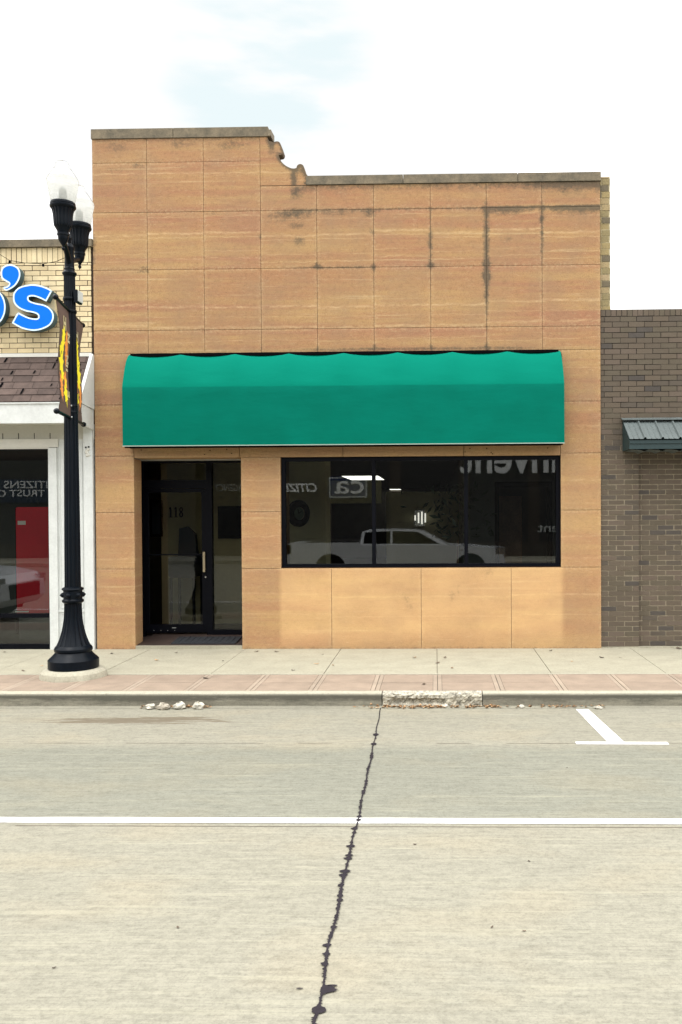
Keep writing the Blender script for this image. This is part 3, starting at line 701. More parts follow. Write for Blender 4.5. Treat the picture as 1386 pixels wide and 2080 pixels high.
def brickwall(mb, x0, x1, z0, z1, Y, L=.228, hh=.0755, mort=.010, off=0., mi=0, mm=1, seed=1, vert=False, stack=0, depth=.02):
    r = np.random.RandomState(seed)
    mb.poly([(x0, Y+.006, z0), (x1, Y+.006, z0), (x1, Y+.006, z1), (x0, Y+.006, z1)], mm)
    row = 0; z = z0
    while z < z1-.02:
        h = min(hh, z1-z)
        x = x0 - ((row % 2)*L*.5 if not stack else 0) - off
        while x < x1:
            a, b = max(x+mort/2, x0), min(x+L-mort/2, x1)
            if b-a > .015:
                j = r.normal(0, .0012, 4); dy = r.normal(0, .0015)
                n = len(mb.v); za, zc = z+mort/2, z+h-mort/2
                mb.v += [(a+j[0], Y+dy, za+j[1]), (b+j[2], Y+dy, za+j[1]), (b+j[2], Y+dy, zc+j[3]), (a+j[0], Y+dy, zc+j[3])]
                mb.v += [(p[0], Y+depth, p[2]) for p in mb.v[n:n+4]]
                c = r.rand(); bx = n
                for f in ((0,1,2,3),(1,5,6,2),(3,2,6,7),(4,0,3,7),(4,5,1,0)): mb.face([bx+i for i in f], mi, c)
            x += L
        z += hh; row += 1
    return mb
# brick return of the side wall, seen past the stone facing
mb = MB(); brickwall(mb, XR+.002, 2.455, 4.6, 6.575, 12.05, .215, .0885, .011, .08, 0, 1, 11)
mb.box(XR+.002, 2.45, 12.075, 24, 0, 6.56, 1)
mb.build('side_brick_wall', [M_olive, M_olivem], bld)
mb = MB(); mb.box(XL+.002, XL+.2, 12.17, 34, -.02, 6.9, 0); mb.box(XL+.2, XR, 33.8, 34, -.02, 6.3, 0); mb.box(XL+.2, XR, 12.17, 33.8, 6.05, 6.2, 0); mb.box(XL+.2, XR, 12.062, 12.17, 2.9, 6.48, 0); mb.box(XL+.2, -2.44, 12.062, 12.17, 6.48, 7.1, 0)
mb.box(XR-.2, XR+.001, 12.17, 33.8, -.02, 6.05, 0)
mb.build('rear_shell', M_brnb, bld)

# ---- window
wy = 12.10
wf = MB()
def zz(px_, py_, Y=wy): return W(px_, py_, Y)
x0, x1, zt, zb_ = WX0+.001, WX1-.001, LZ0-.001, 1.146
fw = .055
wf.box(x0, x1, wy-.045, wy+.04, zb_, zb_+.045); wf.box(x0, x1, wy-.045, wy+.04, zt-fw, zt)
wf.box(x0, x0+fw, wy-.046, wy+.04, zb_, zt-.001); wf.box(x1-fw, x1, wy-.046, wy+.04, zb_, zt-.001)
mxs = [W(760, 1040, wy)[0], W(947, 1040, wy)[0]]
for q in mxs: wf.box(q-.026, q+.026, wy-.044, wy+.04, zb_+.045, zt-fw)
wf.box(x0, x1, wy-.075, wy-.046, zb_-.002, zb_+.018)
win = wf.build('window_frame', M_frame, bld)
edges = [x0+fw, mxs[0]-.026, mxs[0]+.026, mxs[1]-.026, mxs[1]+.026, x1-fw]
for i in range(3):
    mb = MB(); mb.box(edges[2*i], edges[2*i+1], wy+i*.0006, wy+.006+i*.0006, zb_+.045, zt-fw); mb.f = mb.f[:1]; mb.mi = mb.mi[:1]; mb.cv = mb.cv[:1]; mb.sm = mb.sm[:1]
    mb.build('glass_pane', M_glass, win)

# ---- recessed entrance
DY = 12.75
mb = MB(); mb.prismx([(12.05, .0), (12.05, .05), (DY+.1, .115), (DY+.1, 0)], DX0, DX1); mb.box(DX0-.2, DX0-.001, 12.31, DY+.1, -.01, .075); mb.build('threshold_floor', M_tile, bld)
mb = MB(); mb.box(DX0+.001, DX1-.001, 12.0, 12.049, -.02, .046); mb.build('entry_step', M_walk, bld)
mb = MB(); mb.box(DX0-.2, DX1, 12.351, DY+.1, LZ0+.001, LZ0+.1); mb.build('entry_soffit', M_soffit, bld)
def dz(py): return W(390, py, DY)[1]
def dx(px_): return W(px_, 1120, DY)[0]
mb = MB(); EX = dx(281)
mb.box(EX-.04, EX, 12.301, DY-.03, .0, LZ0)
p1, p2 = dx(422), dx(433)
zl = dz(1284); ztop = LZ0
xe = DX1-.004; xs_ = EX+.0
hz0, hz1 = dz(998), dz(975)
PW = dx(295)-EX; mb.box(xs_, xs_+PW, DY-.05, DY+.05, .06, ztop)                       # left post
mb.box(p1, p2, DY-.051, DY+.05, .06, ztop)                            # mullion
mb.box(xs_+PW, p1, DY-.049, DY+.05, dz(992), hz1)                    # header
mb.box(xs_+PW, p1, DY-.049, DY+.05, ztop-.03, ztop)
mb.box(p2, xe, DY-.049, DY+.05, .06, dz(1279)); mb.box(p2, xe, DY-.049, DY+.05, ztop-.03, ztop)
mb.box(xe-.02, xe, DY-.0485, DY+.05, dz(1279), ztop-.03)
dfr = mb.build('door_frame', M_frame, bld)
def pane(name, a, b, c, d, Y, mat, par):
    mb = MB(); mb.poly([(a, Y, c), (b, Y, c), (b, Y, d), (a, Y, d)]); return mb.build(name, mat, par)
pane('transom_pane', xs_+PW, p1, hz1, ztop-.03, DY, M_glassd, dfr)
pane('sidelight_pane', p2, xe-.02, dz(1279), ztop-.03, DY+.002, M_glassd, dfr)
mb = MB(); la, lb = xs_+PW+.003, p1-.003; lz0, lz1 = zl, dz(992)-.004
ga, gb, gz0, gz1 = dx(304), dx(411.5), dz(1268), dz(1000)
mb.box(la, ga, DY-.03, DY+.02, lz0, lz1); mb.box(gb, lb, DY-.03, DY+.02, lz0, lz1)
mb.box(ga, gb, DY-.0295, DY+.02, lz0, gz0); mb.box(ga, gb, DY-.0295, DY+.02, gz1, lz1)
mb.box(ga, gb, DY-.028, DY+.02, dz(1126)-.012, dz(1126)+.006)
door = mb.build('door', M_frame, bld)
pane('glass_pane', ga, gb, gz0, gz1, DY+.001, M_glassd, door)
hx = W(415, 1150, DY-.07)[0]; h1, h0 = W(415, 1121, DY-.07)[1], W(415, 1162, DY-.07)[1]
mb = MB(); mb.box(hx-.016, hx+.016, DY-.085, DY-.065, h0, h1, bev=.003); mb.box(hx-.006, hx+.012, DY-.066, DY-.029, h0+.03, h0+.06); mb.box(hx-.006, hx+.012, DY-.066, DY-.029, h1-.06, h1-.03)
mb.build('pull_handle', M_alu, door)
lkx, lkz = W(418, 1172, DY-.04); mb = MB(); mb.tube([(lkx, DY-.045, lkz), (lkx, DY-.028, lkz)], .013, 14); mb.build('lock_cylinder', M_chrome, door)
mb = MB()
for q in (313, 327, 341, 355): xx = dx(q); mb.tube([(xx, DY-.0325, zl+.03), (xx, DY-.029, zl+.03)], .005, 8)
mb.box(dx(350), dx(358), DY-.0315, DY-.029, dz(1275), dz(1274)); mb.parts('screw', M_bolt, door)
# house number 118 in serif figures
def digit(mb, ch, x, z, w, h, Y):
    t = w*.26
    def bx(a, b, c, d): mb.box(x+a*w, x+b*w, Y-.004, Y, z+c*h, z+d*h)
    if ch == '1':
        bx(.32, .64, .05, 1.); bx(.10, .88, 0, .07); mb.prism([(x+.05*w, z+.78*h), (x+.32*w, z+.82*h), (x+.32*w, z+1.*h), (x+.2*w, z+.93*h)], Y-.004, Y)
    else:
        for cz_, ry in ((.27, .27), (.745, .255)):
            for k in range(20):
                a, b = 2*PI*k/20, 2*PI*(k+1)/20; rx = .46 if cz_ < .5 else .40
                def P(t, s): return (x+w*(.5+rx*s*math.cos(t)), z+h*(cz_+ry*(s if abs(math.cos(t)) > .5 else (s+.25 if s < 1 else 1))*math.sin(t)))
                mb.prism([P(a, .42), P(a, 1), P(b, 1), P(b, .42)][::-1], Y-.004, Y)
mb = MB(); nx0, nz0 = W(342, 1051, DY-.005); nx1, nz1 = W(373.5, 1030, DY-.005)
ww = (nx1-nx0)/3
for i, ch in enumerate('118'): digit(mb, ch, nx0+i*ww+.004, nz0, ww-.01, nz1-nz0, DY-.002)
mb.build('house_number', M_jet, door)
# door mat
mb = MB()
def fl(y): return .05+(y-12.05)/(DY+.1-12.05)*.065
mx0, mx1 = -3.78, -2.86
for y0, y1 in ((12.10, 12.52),):
    mb.prismx([(y0, fl(y0)+.002), (y0, fl(y0)+.014), (y1, fl(y1)+.014), (y1, fl(y1)+.002)], mx0, mx1)
    for k in range(11): xx = mx0+.04+k*.084; mb.prismx([(y0+.03, fl(y0)+.014), (y0+.03, fl(y0)+.020), (y1-.03, fl(y1)+.020), (y1-.03, fl(y1)+.014)], xx, xx+.05)
tag(recenter(mb.build('door_mat', M_mat)), 'dark ribbed rubber mat on the tiled threshold of the glass door', 'door mat')

# ------------------------------------------------------------------ green awning
AY = 11.74
ax0 = (W(249, 850, AY)[0]); ax1 = W(1147, 850, AY)[0]
azs = W(700, 783, AY)[1]; azb = W(700, 902, AY)[1]; azt = 4.15
ribs = 8; nxx = 8*14; prof = []
for k in range(13):
    t = k/12*.95; prof.append((12-.03-(12-.03-AY)*math.sin(t)/math.sin(.95), azs+(azt-azs)*(math.cos(t)-math.cos(.95))/(1-math.cos(.95))))
for k in range(1, 9): prof.append((AY-.004*math.sin(k/8*PI), azs+(azb-azs)*k/8))
aw = thing('canvas_awning', 'long bright green canvas awning with rounded top over the door and window', 'awning', ((ax0+ax1)/2, AY, azb))
mb = MB(); K = len(prof); r2 = np.random.RandomState(3)
wob = r2.normal(0, 1, 40)
for i in range(nxx+1):
    x = ax0+(ax1-ax0)*i/nxx; u = (i % 14)/14; sag = math.sin(PI*u)
    for k, (y, z) in enumerate(prof):
        tt = k/12 if k <= 12 else 1
        s = sag*(1-tt)**1.2
        cx_ = 0 if k > 12 else sag*math.sin(PI*min(tt, 1))*.014
        wr = .0035*math.sin(x*5.1+wob[k % 40])*math.sin(PI*k/(K-1))
        ins = (.035*(1-tt) if i == 0 else (-.035*(1-tt) if i == nxx else 0))
        mb.v.append((x+ins, y+s*.03+cx_+wr, z-s*.024-cx_*.6))
for i in range(nxx):
    for k in range(K-1):
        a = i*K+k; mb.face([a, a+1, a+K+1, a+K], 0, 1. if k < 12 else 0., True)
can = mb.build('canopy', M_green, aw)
for i, xx in ((0, ax0), (nxx, ax1)):
    mb = MB(); P = [mb2 for mb2 in []]
    base = [can.data.vertices[i*K+k].co+aw.location for k in range(K)]
    mb.poly([(p.x+(.001 if i == 0 else -.001), p.y, p.z) for p in base] + [(xx+(.001 if i == 0 else -.001), 11.985, azb), (xx+(.036 if i == 0 else -.036), 11.985, azt)])
    mb.build('end_panel', M_green, aw)
mb = MB(); mb.box(ax0-.002, ax1+.002, AY-.006, AY+.02, azb-.012, azb-.0005); mb.build('piping', M_pipe, aw)
mb = MB(); mb.box(ax0+.02, ax1-.02, AY+.021, AY+.05, azb-.03, azb+.01); mb.box(ax0+.05, ax1-.05, 11.93, 11.985, azt-.03, azt+.008)
mb.box(ax0+.02, ax1-.02, 11.95, 11.99, azb-.02, azb+.015)
for i in range(ribs+1):
    x = ax0+.02+(ax1-ax0-.04)*i/ribs; mb.tube([(x, 11.96, azb), (x, AY+.035, azb)], .012, 6)
    mb.tube([(x, y+.022, z-.022) for y, z in prof[:16:2]], .011, 6)
mb.build('frame', M_jet, aw)

# ------------------------------------------------------------------ left building
lb = thing('cream_brick_building', 'cream brick shop with brown shingle canopy left of the stone storefront', 'building', (-8, 12, 0))
LX0, LX1 = -13.0, -4.835
zc1, zc0, zs0, zf = 5.78, 5.675, 5.46, W(100, 717, 12)[1]
mb = MB(); n = 60
for i in range(n):
    a, b = LX0+(LX1-LX0)*i/n, LX0+(LX1-LX0)*(i+1)/n
mb.prismx([(11.955, zc0), (12.25, zc0), (12.25, zc1+.02), (11.96, zc1)], LX0, LX1+.03); mb.build('coping', M_coping, lb)
mb = MB(); brickwall(mb, LX0, LX1, zs0, zc0, 12.0, .0735, zc0-zs0, .009, .02, 0, 1, 5, stack=1)
brickwall(mb, LX0, LX1, zf, zs0, 12.0, .224, (zs0-zf)/17.5, .010, .06, 0, 1, 6)
mb.box(LX0, LX1+.02, 12.03, 24, 2.9, 5.66, 1); mb.build('brick_wall', [M_cream, M_creamm], lb)
mb = MB(); mb.box(LX0, LX1+.002, 11.985, 12.005, zf-.055, zf-.004); mb.build('flashing', M_trim, lb)
# shingled canopy
EY = 11.54
ez = W(60, 816, EY)[1]; ezb = W(60, 860, EY)[1]; tz = zf-.055
cxr = LX1+.02
mb = MB(); mb.prismx([(12.0, tz), (EY-.0, ez+.0), (EY, ez-.01), (12.0, ez-.01)], LX0, cxr-.03, 0, .3)
r = np.random.RandomState(9); rows = 7; dy_, dz_ = (EY-12.0)/rows, (ez-tz)/rows
for k in range(rows):
    x = LX0-(r.rand()*.3)
    while x < cxr-.03:
        w = .20+.16*r.rand(); a, b = max(x, LX0), min(x+w-.006, cxr-.03)
        if b-a > .03:
            y0, z0 = 12+dy_*k, tz+dz_*k; y1, z1 = 12+dy_*(k+1.04), tz+dz_*(k+1.04); t = .008+.006*r.rand()
            mb.poly([(a, y1-t*.7, z1+t), (b, y1-t*.7, z1+t), (b, y0-.002, z0+.004), (a, y0-.002, z0+.004)], 0, r.rand()*.75+.25)
            mb.poly([(a, y1, z1-.004), (b, y1, z1-.004), (b, y1-t*.7, z1+t), (a, y1-t*.7, z1+t)], 0, 0)
            if r.rand() < .42:
                q = a+(b-a)*r.rand()*.8; ww_ = .018+.02*r.rand(); h0_, h1_ = .1+.3*r.rand(), .75+.3*r.rand()
                def on(u, v): yy, z_ = y1+(y0-y1)*v, z1+(z0-z1)*v; return (u, yy-t-.004, z_+t+.001)
                mb.poly([on(q, 1-h1_), on(q+ww_, 1-h1_+.1), on(q+ww_*1.4, 1-h0_), on(q+ww_*.5, 1-h0_)], 1, 0)
        x += w
mb.build('shingle_roof', [M_shing, M_jet], lb)
mb = MB(); mb.prism([(LX0, ezb), (cxr-.03, ezb), (cxr-.03, ez-.011), (LX0, ez-.011)], EY-.02, EY+.02); mb.box(LX0, cxr-.03, EY-.035, EY-.018, ez-.03, ez-.012); mb.build('fascia', M_white, lb)
mb = MB(); mb.prismx([(12.0, tz+.01), (11.96, tz+.03), (EY-.02, ez+.02), (EY-.02, ez-.02), (11.99, ez-.06)], cxr-.029, cxr+.015); mb.prismx([(EY-.02, ez-.024), (11.99, ez-.066), (11.99, ezb-.05), (EY-.02, ezb)], cxr-.029, cxr+.005); mb.build('end_board', M_white, lb)
mb = MB(); mb.box(LX0, cxr-.03, EY+.02, 12.0, ezb+.02, ezb+.04); mb.build('soffit', M_soffit, lb)
# shop front
def lx(px_): return W(px_, 1050, 12)[0]
def lz(py): return W(60, py, 12)[1]
fx = lx(101)   # glass right edge
mb = MB(); mb.box(LX0, LX1+.02, 12.0, 12.2, lz(893), ezb+.03); r = np.random.RandomState(4)
mb.build('header_panel', M_soffit, lb)
mb = MB()
for q in range(-300, 130, 32): mb.box(lx(q+20)-.004, lx(q+20)+.004, 11.996, 12.001, lz(892), lz(880))
mb.parts('vent_slot', M_jet, lb)
mb = MB(); mb.box(LX0, fx+.14, 11.975, 12.0, lz(909), lz(892)); mb.box(LX0, lx(101), 11.985, 12.03, lz(912), lz(909)-.0005); mb.build('window_head_trim', M_trim, lb)
pz = lz(1320)
mb = MB(); mb.box(fx+.001, lx(118), 11.97, 12.1, pz, lz(910)); mb.box(lx(118), lx(173), 12.0, 12.1, pz, lz(893)); mb.box(lx(173), LX1+.01, 11.965, 12.1, pz, ezb+.02)
for a, b, c, d in ((122, 169, 1236, 900), (122, 169, 1310, 1246)):
    X0, X1, Z0, Z1 = lx(a), lx(b), lz(c), lz(d); t = .012
    mb.box(X0, X1, 11.992, 12.0, Z0, Z0+t); mb.box(X0, X1, 11.992, 12.0, Z1-t, Z1); mb.box(X0, X0+t, 11.991, 12.0, Z0, Z1); mb.box(X1-t, X1, 11.991, 12.0, Z0, Z1)
mb.box(lx(118), lx(173), 11.985, 12.0, lz(1243), lz(1238))
post = mb.build('corner_post', M_white, lb)
x, z = W(178, 915, 11.96)
mb = MB(); r = np.random.RandomState(2)
for k in range(9): mb.ball((x+r.uniform(-.025, .02), 11.965, z+r.uniform(-.07, .03)), .018+.01*r.rand(), n=8)
pw = mb.build('plaster_patch', M_trim, post)
mb = MB(); mb.ball((x-.02, 11.955, z+.045), .012); mb.ball((x+.02, 11.955, z+.05), .012); mb.parts('hole', M_jet, pw)
ly = 12.05
mb = MB(); X0 = LX0; X1 = fx
mb.box(X0, X1, ly-.03, ly+.05, lz(1255), lz(1247)); mb.box(X0, X1, ly-.03, ly+.05, pz, lz(1309)); mb.box(X0, X1, ly-.03, ly+.05, lz(914), lz(909)); mb.box(X1-.025, X1, ly-.031, ly+.05, lz(1309), lz(914))
mb.box(-6.9, -6.84, ly-.031, ly+.05, lz(1309), lz(914))
lwf = mb.build('window_frame', M_frame, lb)
pane('glass_pane', -6.84, X1-.025, lz(1247), lz(914), ly, M_glass, lwf); pane('glass_pane', -6.84, X1-.025, lz(1309), lz(1255), ly+.001, M_glass, lwf)
pane('glass_pane', LX0, -6.9, lz(1309), lz(914), ly, M_glass, lwf)
mb = MB(); mb.box(LX0, LX1-.1, 15.5, 15.7, 0, 5.6); mb.box(LX0-.2, LX0, 12.0, 15.7, 0, 5.6); mb.box(LX0, LX1-.2, 12.2, 15.5, 3.0, 3.1); mb.box(LX1-.19, LX1-.05, 12.1, 15.7, -.02, 5.6); mb.build('inner_wall', M_dark, lb)
mb = MB(); mb.box(LX0, LX1-.2, 12.1, 15.5, -.02, .03); mb.build('floor', M_tile, lb)
# vending machine behind the glass
vy = 12.75; va = W(33, 1100, vy)[0]; vz1 = W(60, 1030, vy)[1]
vm = thing('vending_machine', 'tall red vending machine behind the left shop window', 'vending machine', (va+.45, vy, .03))
mb = MB(); mb.box(va+.0, va+1.0, vy, vy+.8, W(60, 1252, vy)[1], vz1, bev=.02); mb.build('cabinet', M_red, vm)
mb = MB(); mb.box(va+.02, va+.98, vy+.02, vy+.78, .03, W(60, 1252, vy)[1]-.002); mb.build('base', M_dark, vm)
mb = MB(); a, b = W(36, 1066, vy-.01), W(52, 1058, vy-.01); mb.box(a[0], b[0], vy-.006, vy-.001, a[1], b[1]); mb.build('label_plate', M_letter, vm)
mb = MB(); a, b = W(31, 1244, vy-.01), W(58, 1241, vy-.01); mb.box(a[0], b[0], vy-.006, vy-.001, a[1], b[1]); mb.build('bottom_label', M_letter, vm)
mb = MB(); mb.box(va-.06, va-.003, vy+.1, vy+.7, .1, vz1-.02); mb.build('side_panel', M_jet, vm)
# blue letter sign
sg = thing('letter_sign', "blue channel-letter shop sign ending in 's on the cream brick wall", 'sign', (-6.4, 11.9, 4.9))
S = [(735,770),(655,915),(560,870),(480,845),(415,850),(402,880),(430,915),(520,945),(620,965),(700,1010),(750,1080),(755,1160),(715,1240),(640,1290),(540,1322),(430,1325),(300,1290),(175,1220),(235,1110),(265,1075),(340,1115),(430,1150),(520,1160),(545,1135),(530,1100),(470,1075),(370,1055),(270,1010),(210,950),(190,880),(200,800),(260,730),(350,695),(470,680),(590,700),(680,735)]
A = [(20,560),(22,480),(60,425),(130,400),(200,410),(260,450),(287,520),(275,600),(230,680),(170,730),(100,762),(60,745),(62,715),(100,710),(125,690),(130,660),(80,630),(40,600)]
O = [(-110+190*math.cos(t), 1000+258*math.sin(t)) for t in np.linspace(0, 2*PI, 40, endpoint=False)]
O2 = [(-110+85*math.cos(t), 1000+135*math.sin(t)) for t in np.linspace(0, 2*PI, 30, endpoint=False)]
def sharp(P, corners, n=5):      # smooth outline but keep listed corner points sharp
    out = []; k = len(P)
    for i in range(k):
        a, b = i, (i+1) % k
        p1, p2 = np.array(P[a], float), np.array(P[b], float)
        p0 = p1-(p2-p1)*.3 if a in corners else np.array(P[a-1], float)
        p3 = p2+(p2-p1)*.3 if b in corners else np.array(P[(b+1) % k], float)
        for q in range(n):
            t = q/n; out.append(tuple(.5*((2*p1)+(-p0+p2)*t+(2*p0-5*p1+4*p2-p3)*t*t+(-p0+3*p1-3*p2+p3)*t**3)))
    return out
def clean(L):
    L = [tuple(map(float, q)) for q in L]; o = [L[0]]
    for p in L[1:]:
        if abs(p[0]-o[-1][0])+abs(p[1]-o[-1][1]) > .5: o.append(p)
    return o
LY = 11.80; RIMW = .0145
for nm, loops in (('letter_s', [clean(sharp(S, (0, 1, 17, 19)))]), ('apostrophe', [clean(sharp(A, (11,)))]), ('letter_o', [O, O2])):
    P = [[W(a/6.93, 480+b/6.93, LY) for a, b in L] for L in loops]
    def area(L): return sum(L[i-1][0]*L[i][1]-L[i][0]*L[i-1][1] for i in range(len(L)))
    P = [L if (area(L) < 0) == (i == 0) else L[::-1] for i, L in enumerate(P)]
    def T(y): return Matrix.Translation((0, y, 0)) @ FRONT
    body = curve_mesh(nm, outline(P, .12, 0), M_teal, sg, T(LY+.062))
    curve_mesh('face', outline(P, .004, 0), M_blue, body, T(LY))
    mb = MB()
    for li_, L in enumerate(P):
        n = len(L); A2 = np.array(L); tg = np.roll(A2, -1, 0)-np.roll(A2, 1, 0); tg = tg/np.maximum(np.linalg.norm(tg, axis=1)[:, None], 1e-6)
        nn_ = np.stack([-tg[:, 1], tg[:, 0]], 1)*(1 if area(L) > 0 else -1)*(1 if li_ == 0 else -1)
        B2 = A2+nn_*.017; A3 = A2-nn_*.003; b0 = len(mb.v)
        mb.v += [(a, LY-.005, b) for a, b in A3] + [(a, LY-.005, b) for a, b in B2] + [(a, LY-.001, b) for a, b in A3] + [(a, LY-.001, b) for a, b in B2]
        for i in range(n):
            j = (i+1) % n; mb.face([b0+i, b0+j, b0+n+j, b0+n+i]); mb.face([b0+2*n+i, b0+2*n+j, b0+j, b0+i]); mb.face([b0+n+i, b0+n+j, b0+3*n+j, b0+3*n+i])
    mb.build('rim', M_rim, body)
a, b = W(-300, 645, 11.93), W(112, 604, 11.93)
mb = MB(); mb.box(a[0], b[0], LY+.125, 11.995, a[1], b[1]); mb.build('raceway', M_beige, sg)
p, q = W(34, 573, LY+.1), W(26, 590, LY+.1); p2_, q2 = W(44, 584, LY+.1), W(34, 600, LY+.1)
mb = MB(); mb.prism([q, q2, (p2_[0]+.02, p2_[1]), p], LY+.13, LY+.16); mb.build('bracket', M_beige, sg)
# draped cable on the brick
pts = [W(a, b, 11.93) for a, b in ((-60, 478), (0, 517), (20, 529), (50, 534), (88, 536), (115, 531), (140, 520), (165, 505))]
mb = MB(); mb.tube([(x, 11.93, z) for x, z in pts], .004, 6)
cab = mb.build('string_light_cable', M_jet); tag(cab, 'thin dark cable sagging across the cream brick above the blue sign', 'cable')
mb = MB()
for a, b in ((20, 529), (88, 536)): x, z = W(a, b, 11.93); mb.tube([(x, 11.93, z), (x, 11.93, z-.035)], [.014, .018], 8)
mb.parts('bulb_socket', M_jet, cab)

# ------------------------------------------------------------------ right building
rb = thing('dark_brick_building', 'low dark grey-brown brick building right of the stone storefront', 'building', (5.5, 12, 0))
RXa, RXb = XR+.004, 9.5; rz1 = 4.725; NX = W(1298, 1100, 12.03)[0]; nz1_ = W(1300, 915, 12.03)[1]
mb = MB()
RB = 12.03
brickwall(mb, RXa, RXb, rz1-.095, rz1, RB, .0745, .095, .008, .0, 0, 1, 20, stack=1)
brickwall(mb, RXa, RXb, nz1_, rz1-.095, RB, .224, .0747, .0085, .17, 0, 1, 21)
brickwall(mb, RXa, NX, .02, nz1_, RB, .224, nz1_/39, .0115, .12, 0, 1, 22)
brickwall(mb, NX, RXb, .02, nz1_, RB+.05, .224, nz1_/39, .0115, .06, 0, 1, 23)
mb.box(NX-.01, NX-.0005, RB+.008, RB+.07, .02, nz1_, 0, .3)
mb.box(RXa+.15, RXb, RB+.075, 24, -.02, rz1-.01, 1); mb.build('brick_wall', [M_grey, M_greym], rb)
mb = MB(); mb.box(RXa, RXb, RB-.004, RB+.10, -.02, .018); mb.build('foundation_ledge', M_walk, rb)
# metal awning
mw = thing('metal_awning', 'small dark green metal awning with ribbed sloping roof on the dark brick wall', 'awning', (3.2, 12, 2.9))
MY = 11.60
a0 = W(1258, 853, 12)[0]; mzt = W(1258, 853, 12)[1]; f0 = W(1286, 893, MY)[0]; mze = W(1286, 892, MY)[1]; mzb = W(1300, 912, MY)[1]; a0 = (a0+f0)/2
mb = MB(); mx1_ = 6.0
R0, R1 = Vector((0, 12.02, mzt)), Vector((0, MY-.03, mze-.0))
nr = Vector((0, (R1-R0).z, -(R1-R0).y)).normalized(); nr = nr if nr.z > 0 else -nr
prof_x = []; x = a0
while x < mx1_:
    prof_x += [(x, 0), (x+.045, 0), (x+.055, .006), (x+.07, 0), (x+.115, 0), (x+.125, .006), (x+.14, 0), (x+.185, 0), (x+.198, .026), (x+.214, .026), (x+.227, 0)]; x += .235
n0 = len(mb.v)
for xx, hh_ in prof_x:
    for R_ in (R0, R1): v = R_+nr*hh_; mb.v.append((xx, v.y, v.z))
for i in range(len(prof_x)-1): a = n0+2*i; mb.face([a+1, a+3, a+2, a], 0, .5)
mb.build('roof_sheet', M_metalr, mw)
mb = MB(); mb.prismx([(12.02, mzt+.012), (12.02, mzt+.03), (11.93, mzt+.005), (11.93, mzt-.01)], a0-.02, mx1_); mb.build('flashing', M_metalr, mw)
mb = MB(); mb.prismx([(12.02, mzt-.004), (MY, mze-.012), (MY, mzb), (12.02, mzb-.0)], a0, mx1_-.02)
mb.box(a0-.0, mx1_-.02, MY-.012, MY, mze-.06, mze-.016); mb.build('body', M_metalg, mw)
mb = MB(); x = a0+.03; P = []
while x < mx1_-.1:
    P += [(x, 0), (x+.06, -.006), (x+.13, -.012), (x+.17, -.03), (x+.19, -.03), (x+.225, -.008)]; x += .235
n0 = 0
for xx, h in P: mb.v += [(xx, MY+.02, mzb-.003+h*.8), (xx, 11.99, mzb-.006+h)]
for i in range(len(P)-1): a = 2*i; mb.face([a, a+1, a+3, a+2], 0, .5)
mb.build('underside_sheet', M_metalr, mw)

# ------------------------------------------------------------------ street lamp
PY = 10.0
bx_, _ = W(146.5, 1360, PY); tx, _ = W(144.5, 500, PY); PX = (bx_+tx)/2
foot = MB(); r = np.random.RandomState(5)
pr = [(.375, -.03), (.372, .03), (.36, .065), (.335, .09), (.30, .103), (.0001, .105)]
foot.lathe(pr, PX, PY, 48, cap=False)
for i, v in enumerate(foot.v):
    a = 1+.012*math.sin(i*1.7)+.010*math.cos(i*.9); foot.v[i] = (PX+(v[0]-PX)*a, PY+(v[1]-PY)*a, v[2])
tag(recenter(foot.build('lamp_footing', M_curbtop)), 'round rough concrete pad under the black street lamp', 'concrete pad')
def pz_(py, Y=PY): return W(146, py, Y)[1]
lamp = thing('street_lamp', 'black fluted street lamp with two frosted acorn globes by the kerb', 'street lamp', (PX, PY, .105))
k174 = PY/F
def rr(w): return w/2*k174
def pf(r_, py): return (r_, W(146, py, PY-r_)[1])
mb = MB(); base = [(.278, .104), (.284, .112), pf(.284, 1347), pf(.274, 1345), pf(.270, 1344), pf(.235, 1337), pf(.212, 1332), pf(.204, 1329), pf(.214, 1326), pf(.214, 1322), pf(.202, 1318), pf(.187, 1315)]
mb.lathe(base, PX, PY, 64); ztb = base[-1][1]; bs = mb.build('base', M_black, lamp)
zs = np.linspace(ztb, pz_(1224), 14); t = np.linspace(0, 1, 14); rs = .098+(.187-.098)*(1-t)**2.6
mb = MB(); mb.lathe(list(zip(rs, zs)), PX, PY, 144, fl=lambda z: (.010, 18)); mb.build('flared_foot', M_black, lamp)
mb = MB(); mb.lathe([(.10, pz_(1225)), (.12, pz_(1222)), (.122, pz_(1219)), (.105, pz_(1216)), (.11, pz_(1208)), (.105, pz_(1200)), (.124, pz_(1197)), (.118, pz_(1194)), (.094, pz_(1192))], PX, PY, 48)
for k in range(6):
    a = 2*PI*k/6+.45; c = (PX+.108*math.cos(a), PY+.108*math.sin(a), pz_(1208)); mb.ball(c, .030, n=12)
    mb.ball((PX+.132*math.cos(a), PY+.132*math.sin(a), pz_(1208)), .012, n=8)
mb.build('collar', M_black, lamp)
mb = MB(); sh = [(.091, pz_(1193)), (.089, pz_(1100)), (.085, pz_(1000)), (.079, pz_(880)), (.073, pz_(760)), (.067, pz_(640)), (.062, pz_(560))]
mb.lathe(sh, PX, PY, 128, fl=lambda z: (.007, 16)); mb.build('shaft', M_black, lamp)
mb = MB(); mb.lathe([(.06, pz_(562)), (.078, pz_(558)), (.082, pz_(556)), (.078, pz_(554)), (.058, pz_(551)), (.056, pz_(548)), (.060, pz_(546)), (.054, pz_(544)), (.052, pz_(510)), (.058, pz_(507)), (.060, pz_(503)), (.054, pz_(500)), (.048, pz_(498)), (.03, pz_(496)), (.018, pz_(494)), (.022, pz_(489)), (.03, pz_(484)), (.020, pz_(478)), (.004, pz_(474))], PX, PY, 32); mb.build('tenon', M_black, lamp)
